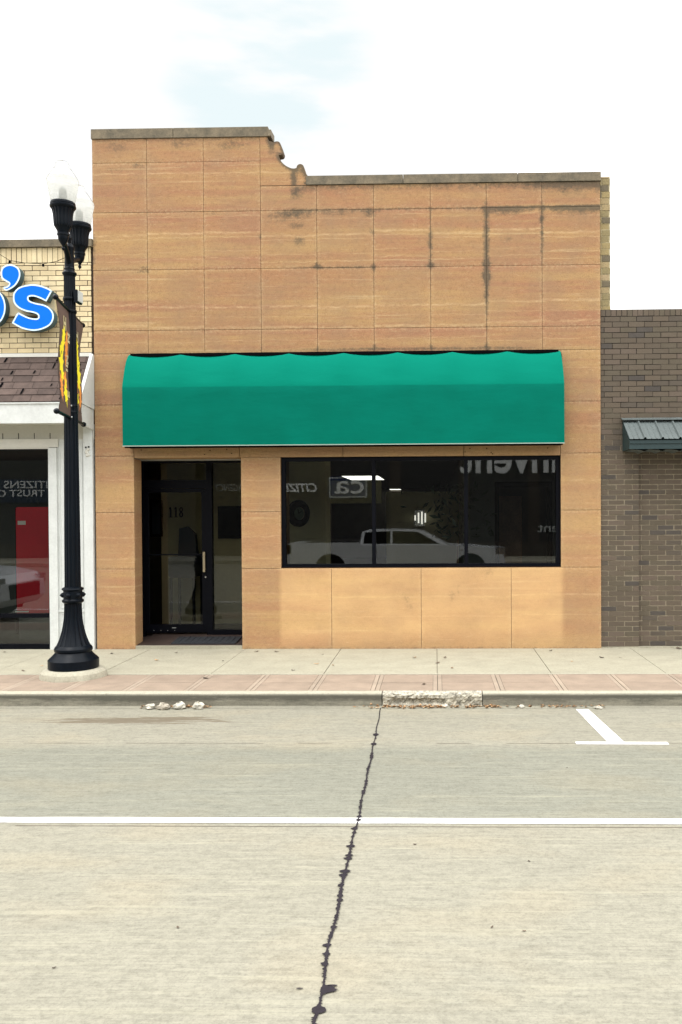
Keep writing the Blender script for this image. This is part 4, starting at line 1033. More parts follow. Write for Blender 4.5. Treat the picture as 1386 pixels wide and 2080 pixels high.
gx_f = W(128, 420, 9.64)[0]; gx_r = W(161.5, 460, 10.36)[0]
for gx, gy, s0 in ((gx_f, 9.64, 0), (gx_r, 10.36, 1)):
    yo = 0
    def q(py, gy=gy): return W(128, py, 9.64)[1]        # same heights for both heads, read from the front one
    arm = MB(); d = Vector((gx-PX, gy-PY, 0)); P = []
    zt0, zt1 = pz_(545), q(488)
    for k in range(9):
        u = k/8; P.append((PX+d.x*u**1.5, PY+d.y*u**1.5, zt0+(zt1-zt0)*(u**.75)))
    arm.tube(P, [.036-.008*k/8 for k in range(9)], 10); arm.tube([(PX, PY, pz_(512)), (PX+d.x*.5, PY+d.y*.5, pz_(520)+.0)], .018, 8)
    arm.build('arm', M_black, lamp)
    cup = MB(); kk = 9.64/F
    cup.lathe([(.006, q(509)), (.016, q(507)), (.020, q(505)), (.016, q(502.5)), (.008, q(501)), (.03, q(495)), (.052, q(488)), (.056, q(484)), (.058, q(480)), (.066, q(478)), (.066, q(475)), (.060, q(474)), (.066, q(469)), (.085, q(463))], gx, gy, 32)
    cup.lathe([(.085, q(463)), (.096, q(460)), (.100, q(455)), (.104, q(445)), (.108, q(436)), (.118, q(428)), (.125, q(424))], gx, gy, 120, fl=lambda z: (.006, 20))
    cup.lathe([(.125, q(425)), (.140, q(422)), (.142, q(419.5)), (.134, q(418)), (.137, q(416)), (.134, q(412.5)), (.125, q(411))], gx, gy, 40)
    hd = cup.build('lamp_head', M_black, lamp)
    gl = MB(); gl.lathe([(.128, q(412)), (.136, q(406)), (.150, q(392)), (.163, q(378)), (.173, q(370)), (.1735, q(367)), (.168, q(364))], gx, gy, 40, cap=False); gl.build('globe', M_globe, hd)
    gl = MB(); gl.lathe([(.168, q(364)), (.150, q(359)), (.125, q(352)), (.100, q(345)), (.078, q(341)), (.070, q(338)), (.072, q(334)), (.062, q(330)), (.035, q(328)), (.002, q(327.5))], gx, gy, 40, cap=False); gl.build('globe_cap', M_globec, hd)
    gl = MB(); gl.lathe([(.04, q(411)), (.045, q(400)), (.04, q(385)), (.02, q(380))], gx, gy, 20); gl.build('bulb', M_metalr, hd)
# receptacle box, clamps, bolts
bxx, bz = W(158, 603, 9.98)
mb = MB(); mb.box(bxx-.022, bxx+.018, 9.93, 10.07, bz-.075, bz+.075, bev=.008); ob_ = mb.build('outlet_box', M_black, lamp)
mb = MB(); mb.box(bxx+.0185, bxx+.030, 9.94, 10.06, bz-.062, bz+.068, bev=.006); mb.build('cover', M_ltgrey, ob_)
mb = MB()
for py in (608, 633, 825, 838): mb.lathe([(.074, pz_(py+3)), (.078, pz_(py)), (.074, pz_(py-3))], PX, PY, 32)
mb.parts('clamp_band', M_black, lamp)
mb = MB()
for a, b in ((145, 824), (137, 847), (145.5, 847)): x, z = W(a, b, 9.915); mb.ball((x, 9.918, z), .010, n=10)
mb.parts('bolt', M_bolt, lamp)
# banners
bd = Vector((.135, -.66, 0)); bd.normalize(); un = Vector((-bd.y, bd.x, 0))      # along the arm / cloth normal
def leafshape(cx_, cz_, s, rot):
    P = []
    for k in range(14):
        a = rot+2*PI*k/14; r_ = s*1.25*(1 if k % 2 == 0 else .62)*(1.15 if k in (0, 4, 10) else .9); P.append((cx_+r_*math.cos(a), cz_+r_*math.sin(a)*1.35))
    return P
def banner(side, label):
    s = 1 if side == 'f' else -1
    u0, u1 = .09, .68
    zt_, zb2 = W(118, 606, 9.34)[1], W(118, 836, 9.34)[1]
    zt_ = W(143, 634, 9.92)[1]+.02; zb2 = W(143, 848, 9.92)[1]-.0
    B = thing('lamp_banner', label, 'banner', (PX, PY, zb2), 'autumn banners on the street lamp')
    def at(u, z, o=0): v = Vector((PX, PY, z))+bd*(s*u)+un*o; return tuple(v)
    def cloth_o(u, z): return .012*math.sin((z-zb2)*7+s)*(1 if 0 < u < 1 else .5)
    mb = MB(); nu, nv = 6, 24
    z0, z1 = zb2+.01, zt_-.01
    for sgn in (1, -1):
        b = len(mb.v)
        for j in range(nv+1):
            for i in range(nu+1):
                u = u0+(u1-u0)*i/nu; z = z0+(z1-z0)*j/nv
                pinch = .10*math.exp(-((z-z0)/.18)**2)*0+.0
                wn2 = (u1-u0)*0
                # cloth narrows a little between the sewn sleeves
                e = .10*min(1, max(0, (z-z0-.03)/.12))*min(1, max(0, (z1-z-.06)/.22))
                if i == nu: u -= e
                elif i > 0: u -= e*i/nu
                mb.v.append(at(u, z, cloth_o(u, z)+sgn*.002))
        for j in range(nv):
            for i in range(nu): a = b+j*(nu+1)+i; mb.face([a, a+1, a+nu+2, a+nu+1], 0, .5, True)
    cm = mb
    mb = MB()
    for z in (zt_, zb2): mb.tube([at(.0, z), at(u1+.02, z), at(u1+.022, z), at(u1+.045, z), at(u1+.07, z)], [.019, .019, .030, .033, .012], 12)
    mb.parts('rod', M_black, B)
    def onb(u, z, o): return at(u, z, cloth_o(u, z)+o)
    Hh = z1-z0; Wd = u1-u0-.10
    for mi_, lay, items in ((1, .0045, [(.42, .73, .14, .3), (.36, .63, .15, 1.), (.34, .46, .20, .2), (.42, .37, .13, 1.2), (.62, .19, .17, 0), (.72, .30, .08, .8), (.2, .58, .09, .4)]),
                            (2, .0035, [(.74, .66, .16, 0), (.78, .58, .13, .5), (.70, .32, .16, .3), (.28, .29, .14, .9), (.24, .20, .13, .1), (.80, .50, .09, .2), (.72, .74, .08, .2)])):
        for sgn in (1, -1):
            for (a, b, r_, ro) in items:
                P = leafshape(u0+.02+Wd*(1-a), z0+Hh*b, r_*.50, ro)
                P = [(min(max(p[0], u0+.02), u0+Wd), p[1]) for p in P]
                cm.poly([onb(p[0], p[1], sgn*lay) for p in P], mi_)
    for z_ in (z0+.11, z1-.13):
        for sgn in (1, -1): cm.poly([onb(u, z, sgn*.0032) for u, z in ((u0, z_), (u1-.06, z_), (u1-.06, z_+.008), (u0, z_+.008))], 0)
    for sgn in (1, -1):
        for body_, zc, uc, sz, rot in (('H', z0+Hh*.84, .5, .20, 0), ('N', z0+Hh*.73, .12, .15, PI/2), ('N', z0+Hh*.53, .12, .15, PI/2), ('I', z0+Hh*.47, .12, .13, PI/2), ('I', z0+Hh*.43, .12, .13, PI/2), ('E', z0+Hh*.20, .12, .14, PI/2)):
            cu_m = curve_mesh('tmp', text(body_, sz, .001, .008), M_crm, None, Matrix.Identity(4))
            me = cu_m.data; nrm = un*sgn; right = Vector((0, 0, 1)).cross(nrm); uw = u0+.02+Wd*uc; b0 = len(cm.v)
            for v in me.vertices:
                tx_, ty_ = v.co.x, v.co.y-sz*.35
                if rot: tx_, ty_ = -ty_, tx_
                cm.v.append(tuple(Vector(onb(uw, zc, sgn*.0065)) + right*tx_ + Vector((0, 0, ty_))))
            for p in me.polygons: cm.face([b0+i for i in p.vertices], 3)
            bpy.data.objects.remove(cu_m)
    cm.build('cloth', [M_brown, M_yel, M_ora, M_crm], B)
    return B
banner('f', 'brown autumn-leaf banner on the street side of the lamp post, nearer the kerb')
banner('r', 'brown autumn-leaf banner on the shop side of the lamp post, partly behind it')

# ------------------------------------------------------------------ litter
def stone_chunk(px_, py_, w, h, label, mat_, seed):
    x, y = G(px_, py_, RZ); s = y/F; r = np.random.RandomState(seed); mb = MB(); n = 7
    R = [(w*s/2*(.45+.1*k)*(1.35 if k < 3 else 1), k) for k in range(1)]
    pr = [(.62, 0), (.98, .22), (.92, .62), (.62, .88), (.01, .93)]
    b = 0
    for f_, zf_ in pr:
        for i in range(n):
            a = 2*PI*i/n; q_ = f_*(1+r.uniform(-.34, .30)); mb.v.append((w*s/2*q_*math.cos(a), w*s/2*.8*q_*math.sin(a), h*s*.8*zf_*(1+r.uniform(-.28, .22))))
    for k in range(len(pr)-1):
        for i in range(n): j = (i+1) % n; mb.face([k*n+i, k*n+j, (k+1)*n+j, (k+1)*n+i])
    mb.face(range(n-1, -1, -1)); mb.face(range((len(pr)-1)*n, len(pr)*n))
    o = mb.build('concrete_chunk', mat_); o.location = (x, y, RZ+.001); tag(o, label, 'rubble', 'broken concrete in the gutter'); return o
M_chipg = basic('grey_concrete_chunk', (.40, .36, .29), .95, .25, 14, 60, .8)
stone_chunk(307, 1440, 25, 14, 'flat white concrete chunk, leftmost of the four lumps in the gutter below the door', M_chip, 1)
stone_chunk(333, 1441, 29, 16, 'grey-brown concrete chunk, second from the left in the gutter below the door', M_chipg, 2)
stone_chunk(364, 1440, 26, 18, 'chunky white concrete lump, third from the left in the gutter below the door', M_chip, 3)
stone_chunk(404, 1440, 24, 19, 'wedge-shaped white concrete lump, rightmost of the four in the gutter below the door', M_chip, 4)
stone_chunk(905, 1437, 14, 8, 'small pale concrete chip in the leaves below the broken kerb', M_chip, 6)
stone_chunk(1060, 1438, 12, 8, 'white concrete chip in the gutter right of the broken kerb', M_chip, 7)
stone_chunk(1216, 1440, 18, 7, 'flat white chip in the gutter beside the parking mark', M_chip, 8)
def leaf_mb(s, r):
    mb = MB(); P = []
    for k in range(8):
        a = 2*PI*k/8; q_ = s*(.7+.5*r.rand()); P.append((q_*math.cos(a), q_*.6*math.sin(a), .003+.4*s*abs(math.cos(a))*r.rand()))
    mb.v = [(0, 0, .004)]+P; c = r.rand()
    for k in range(8): mb.face([0, 1+k, 1+(k+1) % 8], 0, c)
    return mb
r = np.random.RandomState(12)
mb = MB()
def heap(n, pxa, pxb, sx, dens=None):
    for k in range(n):
        px_ = r.uniform(pxa, pxb) if dens is None else r.normal(dens, sx)
        x, _ = G(px_, 1436, RZ); y = 9.06-abs(r.normal(0, .035)); z = RZ+abs(r.normal(0, .008))+.002
        l = leaf_mb(r.uniform(.007, .024), r); a = r.rand()*6.3; tl = r.uniform(-.6, .6)
        b = len(mb.v)
        for v in l.v:
            vx, vy, vz = v; X = vx*math.cos(a)-vy*math.sin(a); Y_ = vx*math.sin(a)+vy*math.cos(a); mb.v.append((x+X, y+Y_*math.cos(tl), z+vz+abs(Y_*math.sin(tl))))
        for f in l.f: mb.face([b+i for i in f], 0, l.cv[0])
heap(90, 290, 430, 0); heap(45, 0, 0, 26, 380); heap(210, 780, 1020, 0); heap(60, 0, 0, 40, 860); heap(60, 980, 1230, 0); heap(25, 720, 800, 0)
tag(mb.build('leaf_litter', M_leaf), 'brown dead leaves gathered along the gutter below the kerb', 'leaf litter', kind='stuff')
lv = [(318, 1341, .022, 1), (358, 1326, .014, 0), (418, 1378, .026, 0), (521, 1324, .02, 0), (562, 1324, .02, 0), (453, 1343, .014, 0), (644, 1349, .022, 1), (596, 1362, .015, 0), (655, 1330, .013, 0), (677, 1352, .012, 1), (842, 1336, .022, 1), (889, 1347, .022, 0), (904, 1336, .018, 0), (919, 1357, .016, 1), (861, 1390, .02, 0), (1119, 1322, .02, 0), (1162, 1344, .013, 1), (1222, 1336, .022, 0), (1260, 1336, .012, 0), (1380, 1318, .03, 0), (85, 1353, .016, 1), (48, 1363, .018, 0), (228, 1328, .02, 0), (10, 1325, .018, 0)]
places = ['pale curled leaf on the sidewalk in front of the door, left part', 'tiny dark leaf on the concrete just below the entrance', 'dark leaf on the pink pavers below the door', 'thin dark leaf by the wall right of the door', 'dark leaf by the wall below the left end of the window', 'small leaf on the concrete below the right door jamb', 'light tan leaf on the concrete below the left window pane', 'small dark leaf at the paver edge below the left window pane', 'tiny leaf near the wall below the left window pane', 'tan speck of leaf near the paver edge below the left window pane', 'long tan leaf on the concrete below the middle window pane', 'dark leaf lying on the sidewalk joint below the middle window pane', 'dark leaf near the wall below the middle window pane', 'reddish leaf by the paver edge below the middle window pane', 'dark leaf on the pink pavers below the middle window pane', 'dark leaf near the wall below the right window pane', 'small tan leaf on the concrete below the right pier', 'thin brown leaf in front of the corner where stone meets dark brick', 'tiny dark leaf in front of the dark brick wall', 'large dark leaf by the dark brick wall at the right edge', 'tan leaf on the concrete left of the lamp pad', 'brown leaf on the concrete at the far left', 'thin dark leaf at the foot of the left stone pier', 'brown leaf under the left shop window']
for (a, b, s, tn), pl in zip(lv, places):
    m_ = leaf_mb(s*1.7, r); o = m_.build('fallen_leaf', M_leaf if tn else M_leafd); x, y = G(a, b, .003); o.location = (x, y, .004); o.rotation_euler = (0, 0, r.rand()*6)
    tag(o, pl, 'leaf', 'fallen leaves on the sidewalk')
lr = [(60, 1478), (843, 1716), (1075, 1750), (1065, 1892), (1000, 1884), (110, 1967), (362, 1885), (1152, 1560)]
pl2 = ['tiny dark leaf on the road near the left edge by the stained patch', 'dark speck on the road just below the white line, right of tar joint', 'small dark leaf on the road in the right half beyond the white line', 'curled dark leaf on the road at lower right', 'small dark twig-like leaf on the road right of the tar joint', 'dark leaf at the lower left of the road', 'small dark leaf on the road left of the tar joint', 'small dark speck of leaf on the road left of the parking mark']
for (a, b), pl in zip(lr, pl2):
    m_ = leaf_mb(.010, r); o = m_.build('fallen_leaf', M_leafd); x, y = G(a, b, RZ); o.location = (x, y, RZ+.001); o.rotation_euler = (0, 0, r.rand()*6); tag(o, pl, 'leaf', 'fallen leaves on the road')

# ------------------------------------------------------------------ shop interior, seen dimly through the glass
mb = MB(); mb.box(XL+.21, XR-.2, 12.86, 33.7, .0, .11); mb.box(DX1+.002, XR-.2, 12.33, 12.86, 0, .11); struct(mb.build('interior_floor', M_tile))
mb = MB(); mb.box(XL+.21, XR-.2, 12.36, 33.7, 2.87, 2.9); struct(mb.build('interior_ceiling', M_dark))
mb = MB()
A_, B_ = (-2.95, 13.95), (-1.93, 15.0)
mb.poly([(A_[0], A_[1], .1), (B_[0], B_[1], .1), (B_[0], B_[1], 2.87), (A_[0], A_[1], 2.87)])
mb.box(XL+.3, A_[0], 13.95, 14.1, .1, 2.87)
mb.box(B_[0], B_[0]+.08, 15.0, 15.1, .1, 2.87)
mb.box(-.95, .45, 16.5, 16.65, .1, 2.31); mb.box(B_[0]+.08, -.95, 15.05, 15.1, 2.08, 2.48)
struct(mb.build('interior_wall', M_plaster))
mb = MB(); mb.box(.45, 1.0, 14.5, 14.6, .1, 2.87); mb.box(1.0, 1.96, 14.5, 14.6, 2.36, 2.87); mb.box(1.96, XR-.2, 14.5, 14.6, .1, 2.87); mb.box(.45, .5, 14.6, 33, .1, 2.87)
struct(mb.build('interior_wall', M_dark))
mb = MB(); mb.box(1.0, 1.07, 14.46, 14.6, .1, 2.33); mb.box(1.89, 1.96, 14.46, 14.6, .1, 2.33); mb.box(1.0, 1.96, 14.459, 14.6, 2.33, 2.42)
fr_ = mb.build('inner_doorway', M_jet); tag(fr_, 'black framed inner doorway behind the right window pane', 'doorway')
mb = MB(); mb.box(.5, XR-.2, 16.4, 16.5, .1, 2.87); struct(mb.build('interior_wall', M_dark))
mb = MB(); mb.box(1.07, 1.55, 15.4, 15.5, .1, 2.2); mb.build('door_leaf', M_wood, fr_)
# clock on the slanted wall
wv = Vector((B_[0]-A_[0], B_[1]-A_[1], 0)).normalized(); wn3 = Vector((wv.y, -wv.x, 0))
ckx, ckz = W(617, 1043, 14.55); cc_ = Vector((-2.36, 14.55, ckz))+wn3*.02
ck = thing('wall_clock', 'round black-rimmed wall clock with green face behind the left window pane', 'clock', cc_)
def disc(r0, r1, d0, d1, n=36):
    mb = MB()
    for k in range(n):
        a, b = 2*PI*k/n, 2*PI*(k+1)/n; q_ = []
        for rr_, t_ in ((r0, a), (r1, a), (r1, b), (r0, b)): q_.append(tuple(cc_+wv*(rr_*math.cos(t_))+Vector((0, 0, rr_*math.sin(t_)))+wn3*d1))
        mb.poly(q_)
        mb.poly([tuple(cc_+wv*(r1*math.cos(t_))+Vector((0, 0, r1*math.sin(t_)))+wn3*dd) for t_, dd in ((a, d0), (b, d0), (b, d1), (a, d1))])
    return mb
disc(.11, .225, 0, .05).build('rim', M_jet, ck); disc(0.0, .115, 0, .02).build('face', basic('clock_face', (.16, .24, .18), .5), ck)
mb = MB(); q_ = cc_+wn3*.03
for dv in (wv*.06+Vector((0, 0, .04)), wv*-.02+Vector((0, 0, .08))): mb.tube([tuple(q_), tuple(q_+dv)], .005, 6)
mb.build('hand', M_jet, ck)
M_tube = emis('lit_panel', (1, .98, .92), 3.2)
for (a, b, c, d, Yc, lab) in ((705, 775, 975, 967, 19, 'lit ceiling light panel nearest the window, seen in the left pane'), (796, 817, 999, 994, 29, 'lit ceiling light panel farther back, seen in the middle pane')):
    x0_, x1_ = W(a, 970, Yc)[0], W(b, 970, Yc)[0]; zc = 2.8
    v0, v1 = ray(740, c), ray(740, d); y0_, y1_ = (zc-H)/v0[2]*v0[1], (zc-H)/v1[2]*v1[1]
    y0_, y1_ = min(y0_, y1_), max(y0_, y1_); k_ = (y0_+y1_)/2/Yc; x0_, x1_ = x0_*k_, x1_*k_
    t_ = thing('ceiling_light', lab, 'ceiling light', ((x0_+x1_)/2, (y0_+y1_)/2, zc), 'lit ceiling panels')
    mb = MB(); mb.poly([(x0_, y1_, zc), (x1_, y1_, zc), (x1_, y0_, zc), (x0_, y0_, zc)]); mb.build('diffuser', M_tube, t_)
    mb = MB(); mb.box(x0_-.03, x1_+.03, y0_-.03, y1_+.03, zc+.003, zc+.06); mb.build('housing', M_ltgrey, t_)
lx_, lz_ = W(855, 1052, 16.3)
t_ = thing('wall_lamp', 'bright lit lamp with white rods behind the middle window pane', 'lamp', (lx_, 16.4, lz_))
mb = MB()
for dx_, h_ in ((-.11, .05), (-.045, .10), (.02, .12), (.085, .09)): mb.tube([(lx_+dx_, 16.4, lz_-h_), (lx_+dx_, 16.4, lz_+h_)], .013, 8)
mb.parts('light_rod', emis('lamp_glow', (1, .97, .9), 1.3), t_)
mb = MB(); mb.box(lx_-.12, lx_+.07, 16.44, 16.499, lz_-.16, lz_+.15); mb.build('backplate', M_chrome, t_)
# pictures
for (a, b, c, d, Y, nm, lab, m_) in ((443, 520, 1094, 1028, 13.9, 'wall_picture', 'black square panel on the wall behind the sidelight', M_jet), (304, 330, 1090, 1015, 13.6, 'framed_picture', 'narrow dark framed picture behind the left side of the door glass', M_jet)):
    p0, p1_ = W(a, c, Y), W(b, d, Y); mb = MB(); t = .04
    mb.box(p0[0], p1_[0], Y, Y+.03, p0[1], p1_[1]) if nm == 'wall_picture' else [mb.box(*q_) for q_ in ((p0[0], p1_[0], Y, Y+.03, p0[1], p0[1]+t), (p0[0], p1_[0], Y, Y+.03, p1_[1]-t, p1_[1]), (p0[0], p0[0]+t, Y, Y+.03, p0[1]+t, p1_[1]-t), (p1_[0]-t, p1_[0], Y, Y+.03, p0[1]+t, p1_[1]-t))]
    o = mb.build(nm, m_)
    if nm == 'framed_picture':
        mb = MB(); mb.box(p0[0]+t, p1_[0]-t, Y+.01, Y+.02, p0[1]+t, p1_[1]-t); mb.build('picture', M_navy, o)
    recenter(o) if nm == 'wall_picture' else None
    tag(o, lab, 'picture')
# potted plants
def plant(x, y, z0, h, s, label, seed, potm):
    r = np.random.RandomState(seed); t = thing('potted_plant', label, 'plant', (x, y, z0))
    mb = MB(); mb.lathe([(.10*s, z0), (.14*s, z0+.25*s), (.145*s, z0+.26*s), (.12*s, z0+.27*s)], x, y, 20); mb.build('pot', potm, t)
    mb = MB(); mb.tube([(x, y, z0+.25*s), (x+.02, y, z0+h*.6)], .012, 6); mb.build('stem', M_wood, t)
    mb = MB()
    for k in range(150):
        c = Vector((x+r.normal(0, .13*s*1.4), y+r.normal(0, .12*s), z0+h*(.62+.38*r.rand()))); d = Vector(r.normal(0, 1, 3)).normalized(); e = d.cross(Vector(r.normal(0, 1, 3))).normalized(); l = .05+.05*r.rand()
        mb.poly([tuple(c-d*l), tuple(c+e*l*.35), tuple(c+d*l), tuple(c-e*l*.35)])
    mb.build('foliage', M_plant, t)
plant(.34, 14.0, .11, 2.25, 1.6, 'bushy dark potted plant between the middle and right window panes', 3, M_wood)
# dark armchair behind the door
ch = thing('armchair', 'dark navy upholstered chair behind the door glass', 'chair', (-3.72, 14.0-.6, .11))
Yc = 13.3
def cz(py): return W(370, py, Yc)[1]
def cxp(px_): return W(px_, 1120, Yc)[0]
z_s = cz(1130)
mb = MB(); mb.box(cxp(350), cxp(402), Yc-.2, Yc+.35, cz(1172), z_s, bev=.03); mb.build('seat', M_navy, ch)
mb = MB(); mb.prism([(cxp(354), z_s), (cxp(393), z_s), (cxp(388), cz(1085)), (cxp(372), cz(1070)), (cxp(357), cz(1074))], Yc+.2, Yc+.33); mb.build('backrest', M_navy, ch)
for a, b in ((353, -.15), (399, -.15), (353, .3), (399, .3)): mb = MB(); mb.box(cxp(a)-.02, cxp(a)+.02, Yc+b-.02, Yc+b+.02, .11, cz(1172)); mb.build('leg', M_jet, ch)

# ------------------------------------------------------------------ across the street (seen only as reflections)
OY = -13.0
def V2(px_, py_, Yg, Yo=OY): return W(px_, py_, 2*Yg-Yo)
mb = MB(); mb.box(-60, 60, -26, -9.0, -.3, -.01); struct(mb.build('far_sidewalk', M_walk))
mb = MB(); mb.box(-60, 60, -9.2, -9.001, -.3, -.0); struct(mb.build('far_curb', M_curbtop))
ob = thing('bank_building', 'dark brown building across the street, seen mirrored in the storefront glass', 'building', (-8, OY, 0))
mb = MB(); mb.box(-32, 22, OY-10, OY-.1, 0, 7.2)
for k in range(-32, 22, 3): mb.box(k, k+.5, OY-.1, OY, 0, 4.4)
mb.box(-32.01, 22.01, OY-.09, OY+.01, 4.4, 7.21); mb.box(-32.01, 22.01, OY-.1, OY+.02, -.01, .6); mb.build('wall', M_brnb, ob)
mb = MB()
for k in range(-32, 21, 3): mb.box(k+.5, k+3, OY-.09, OY-.05, .6, 4.4)
mb.build('shop_window', basic('dark_window', (.022, .021, .02), .5), ob)
def sign_text(name, body, pxl, pxr, pyb, hpx, Yg, mat_, parent, shear=0, off=.0, arc=0):
    Yv = 2*Yg-OY; xa_, zb3 = W(pxl, pyb, Yv); xb_, _ = W(pxr, pyb, Yv); hgt = hpx*Yv/F
    o = curve_mesh(name, text(body, 1., .03, off, shear), mat_, None, Matrix.Identity(4))
    if parent: o.parent = parent
    me = o.data; vs = np.array([v.co[:] for v in me.vertices]); mn, mxv = vs.min(0), vs.max(0)
    off_ = parent_loc(parent)
    for v in me.vertices:
        u = (v.co.x-mn[0])/(mxv[0]-mn[0]); w_ = (v.co.y-mn[1])/(mxv[1]-mn[1])
        v.co = Vector((xb_+(xa_-xb_)*u, OY+.06+v.co.z*1., zb3+hgt*w_+arc*(.25-(u-.5)**2)*4))-off_
    return o
s1 = thing('navy_fascia_sign', 'navy sign across the street reading CITIZENS B, TRUST CO, mirrored in left shop window', 'sign', (-19, OY, 3))
a, b = V2(-80, 1022, 12.05), V2(160, 973, 12.05)
mb = MB(); mb.box(a[0], b[0], OY+.011, OY+.05, a[1], b[1]); mb.build('band', M_navy, s1)
sign_text('lettering', 'CITIZENS B', 0-12, 117, 992, 15, 12.05, M_letter, s1, 0, .01)
sign_text('lettering', 'TRUST CO', -20, 92, 1009, 14, 12.05, M_letter, s1, 0, .01)
s2 = thing('logo_sign', 'blue bordered sign with letters ca across the street, mirrored in the window', 'sign', (-4, OY, 3))
a, b = V2(668, 1012, 12.1), V2(747, 967, 12.1)
mb = MB(); mb.box(a[0], b[0], OY+.011, OY+.05, a[1], b[1], bev=.06); mb.build('board', basic('blue_board', (.012, .03, .10), .5), s2)
mb = MB(); t = .055
for q_ in ((a[0]+.03, b[0]-.03, OY+.051, OY+.06, a[1]+.03, a[1]+.03+t), (a[0]+.03, b[0]-.03, OY+.051, OY+.06, b[1]-.03-t, b[1]-.03), (a[0]+.03, a[0]+.03+t, OY+.051, OY+.0601, a[1]+.03, b[1]-.03), (b[0]-.03-t, b[0]-.03, OY+.051, OY+.0601, a[1]+.03, b[1]-.03)): mb.box(*q_)
mb.build('border', M_ltgrey, s2); sign_text('lettering', 'ca', 680, 740, 1003, 26, 12.1, M_letter, s2, 0, .005)
s3 = tag(sign_text('window_lettering', 'CITIZENS', 545, 645, 1000, 18, 12.1, M_letter, None, .25, .03), 'slanted grey letters CITIZENS across the street, mirrored in the left window pane', 'lettering')
s4 = tag(sign_text('window_lettering', 'AGENCY', 436, 495, 998, 15, DY, M_ltgrey, None, .2), 'arched grey letters across the street, mirrored in the sidelight of the door', 'lettering')
s5 = tag(sign_text('wall_lettering', 'invent', 935, 1132, 962, 62, 12.1, M_letter, None, 0, .02), 'large white letters invent across the street, mirrored in the right window pane', 'lettering')
s6 = tag(sign_text('window_lettering', 'ent', 1092, 1134, 1081, 15, 12.1, M_ltgrey, None, 0, .01), 'small grey letters ent across the street, mirrored at the right edge of the window', 'lettering')
for o in (s3, s4, s5, s6): recenter(o)

# vehicles
def wheel(par, x, y, r_, w, out):
    o = MB(); y0, y1 = (y, y+w) if out < 0 else (y-w, y)
    n = 28; prof_ = [(r_*.62, y0), (r_*.95, y0), (r_, y0+.03), (r_, y1-.03), (r_*.95, y1), (r_*.62, y1)]
    def rev(mb, prof2, sm=True):
        b = len(mb.v)
        for rr_, yy in prof2:
            for i in range(n): t_ = 2*PI*i/n; mb.v.append((x+rr_*math.cos(t_), yy, RZ+r_+rr_*math.sin(t_)))
        for k in range(len(prof2)-1):
            for i in range(n): j = (i+1) % n; mb.face([b+k*n+i, b+k*n+j, b+(k+1)*n+j, b+(k+1)*n+i], 0, .5, sm)
    wgt = bpy.data.objects.new('wheel', None); C.objects.link(wgt); wgt.parent = par; wgt.location = Vector((x, y, RZ+r_))-par.location
    rev(o, prof_+[prof_[0]]); o.build('tyre', M_tyre, wgt)
    yo = y0+.03 if out < 0 else y1-.03
    rm = MB(); rev(rm, [(r_*.63, yo), (r_*.56, yo), (r_*.2, yo+(.02 if out < 0 else -.02)), (.01, yo)]); rm.build('rim', M_chrome, wgt)
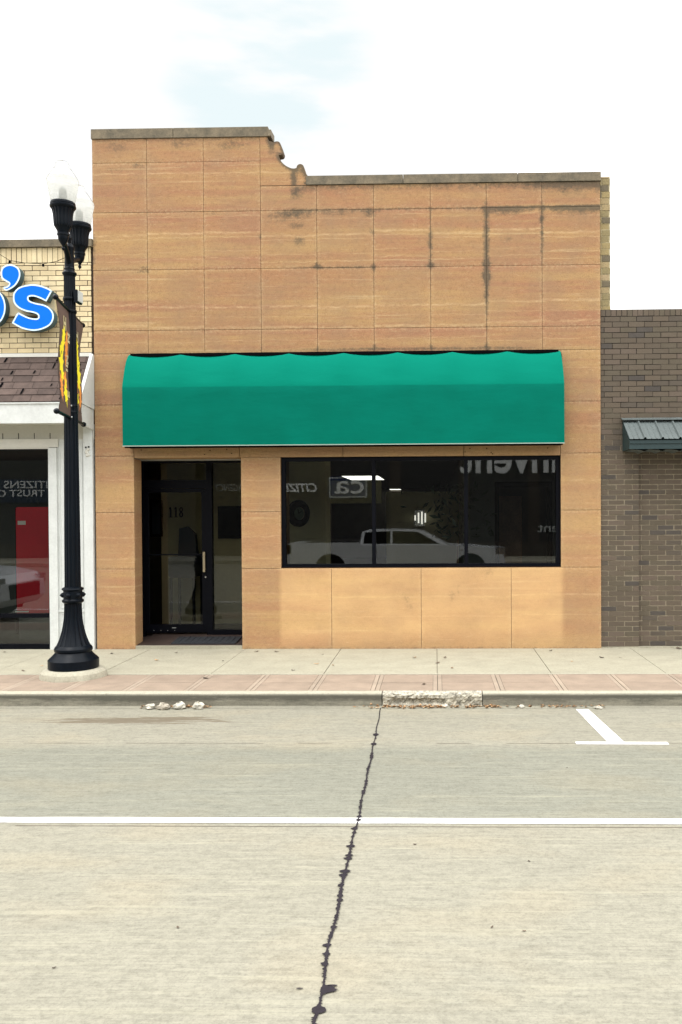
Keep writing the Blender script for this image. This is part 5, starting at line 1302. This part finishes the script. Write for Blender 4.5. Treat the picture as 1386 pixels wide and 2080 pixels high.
def vehicle(name, label, cat, x0, x1, ya, yb, lower, green, wins, wx, wr, lamps):
    L = x1-x0; t = thing(name, label, cat, ((x0+x1)/2, (ya+yb)/2, RZ))
    hk = .90 if name == 'pickup_truck' else 1.
    def P(u, h): return (x0+L*u, RZ+h*hk)
    mb = MB(); low = [P(*p) for p in lower]
    n = len(low); ins = [.07, 0, 0, .07]; ysl = [ya, ya+.10, yb-.10, yb]
    sc_ = [.985, 1., 1., .985]
    cxm = (x0+x1)/2; czm = RZ+.75
    for k, yy in enumerate(ysl):
        for a, b in low: mb.v.append((cxm+(a-cxm)*sc_[k], yy, czm+(b-czm)*sc_[k]))
    for k in range(3):
        for i in range(n): j = (i+1) % n; mb.face([k*n+i, k*n+j, (k+1)*n+j, (k+1)*n+i], 0, .5, False)
    mb.face(range(n-1, -1, -1)); mb.face(range(3*n, 4*n)); mb.build('body', M_carw, t)
    mb = MB(); g = [P(*p) for p in green]; n = len(g); zb_g = min(p[1] for p in g); zt_g = max(p[1] for p in g)
    for yy, s in ((ya, 1), (yb, -1)):
        for a, b in g: mb.v.append((a, yy+s*(.05+.16*(b-zb_g)/(zt_g-zb_g)), b))
    for i in range(n): j = (i+1) % n; mb.face([i, j, n+j, n+i])
    mb.face(range(n-1, -1, -1)); mb.face(range(n, 2*n)); mb.build('cabin', M_carw, t)
    for wv_ in wins:
        w_ = [P(*p) for p in wv_]; mb = MB()
        for yy, s in ((ya, 1), (yb, -1)): mb.poly([(a, yy+s*(.046+.16*(b-zb_g)/(zt_g-zb_g)), b) for a, b in w_])
        mb.parts('side_window', M_jet, t)
    for u, sd in wx: 
        wheel(t, x0+L*u, ya+.02, wr, .24, -1); wheel(t, x0+L*u, yb-.02, wr, .24, 1)
        mb = MB()
        for yy in (ya-.002, yb+.002): mb.poly([(x0+L*u+(wr+.07)*math.cos(k*PI/12), yy, RZ+wr+(wr+.07)*math.sin(k*PI/12)) for k in range(-2, 15)])
        mb.parts('wheel_arch', M_jet, t)
    for nm, u0_, u1_, h0_, h1_, m_ in lamps:
        for yy0, yy1 in ((ya-.004, ya+.25), (yb-.25, yb+.004)):
            mb = MB(); mb.box(x0+L*u0_, x0+L*u1_, yy0, yy1, RZ+h0_, RZ+h1_); mb.build(nm, m_, t)
    return t
# side profiles run tail (u=0) to nose (u=1)
pk = vehicle('pickup_truck', 'white pickup truck parked behind the viewer, mirrored in the storefront window', 'pickup truck', -4.40, 2.05, -3.0, -1.0,
    [(0,.55),(.0,1.25),(.02,1.30),(.33,1.30),(.34,1.22),(.72,1.24),(.74,1.22),(.86,1.17),(.96,1.10),(.99,1.0),(1.,.6),(.98,.42),(.9,.36),(.1,.42)],
    [(.335,1.2),(.345,1.66),(.37,1.71),(.59,1.71),(.63,1.66),(.74,1.22)],
    [[(.352,1.26),(.358,1.63),(.475,1.665),(.475,1.26)],[(.485,1.26),(.485,1.665),(.60,1.65),(.70,1.26)]],
    [(.20,0),(.84,0)], .39, [('tail_lamp', -.003, .02, .85, 1.12, M_jet), ('brake_light', -.004, .014, 1.0, 1.06, M_lampred), ('headlight', .955, .995, .82, 1.0, M_chrome)])
mb = MB(); mb.box(2.02, 2.07, -2.6, -1.4, RZ+.55, RZ+1.0); mb.build('grille', M_chrome, pk)
mb = MB(); mb.box(-3.95, -2.35, -2.85, -1.15, RZ+1.301, RZ+1.306); mb.build('bed_opening', M_jet, pk)
sv = vehicle('parked_suv', 'white SUV parked at the kerb left of the frame, mirrored in the left shop window', 'car', -12.8, -8.05, 6.55, 8.45,
    [(0,.45),(0,1.0),(.05,1.08),(.60,1.06),(.72,1.04),(.86,1.0),(.96,.90),(.995,.75),(1.,.45),(.97,.30),(.05,.32)],
    [(.03,1.04),(.06,1.60),(.12,1.68),(.48,1.68),(.54,1.62),(.70,1.03)],
    [[(.10,1.1),(.12,1.55),(.28,1.58),(.28,1.1)],[(.30,1.1),(.30,1.58),(.48,1.57),(.63,1.1)]],
    [(.19,0),(.81,0)], .36, [('tail_lamp', -.003, .03, .85, 1.05, M_lampred), ('headlight', .95, .993, .70, .86, M_chrome)])
mb = MB(); mb.box(-8.08, -8.04, 6.9, 8.1, RZ+.45, RZ+.72); mb.build('grille', M_jet, sv)
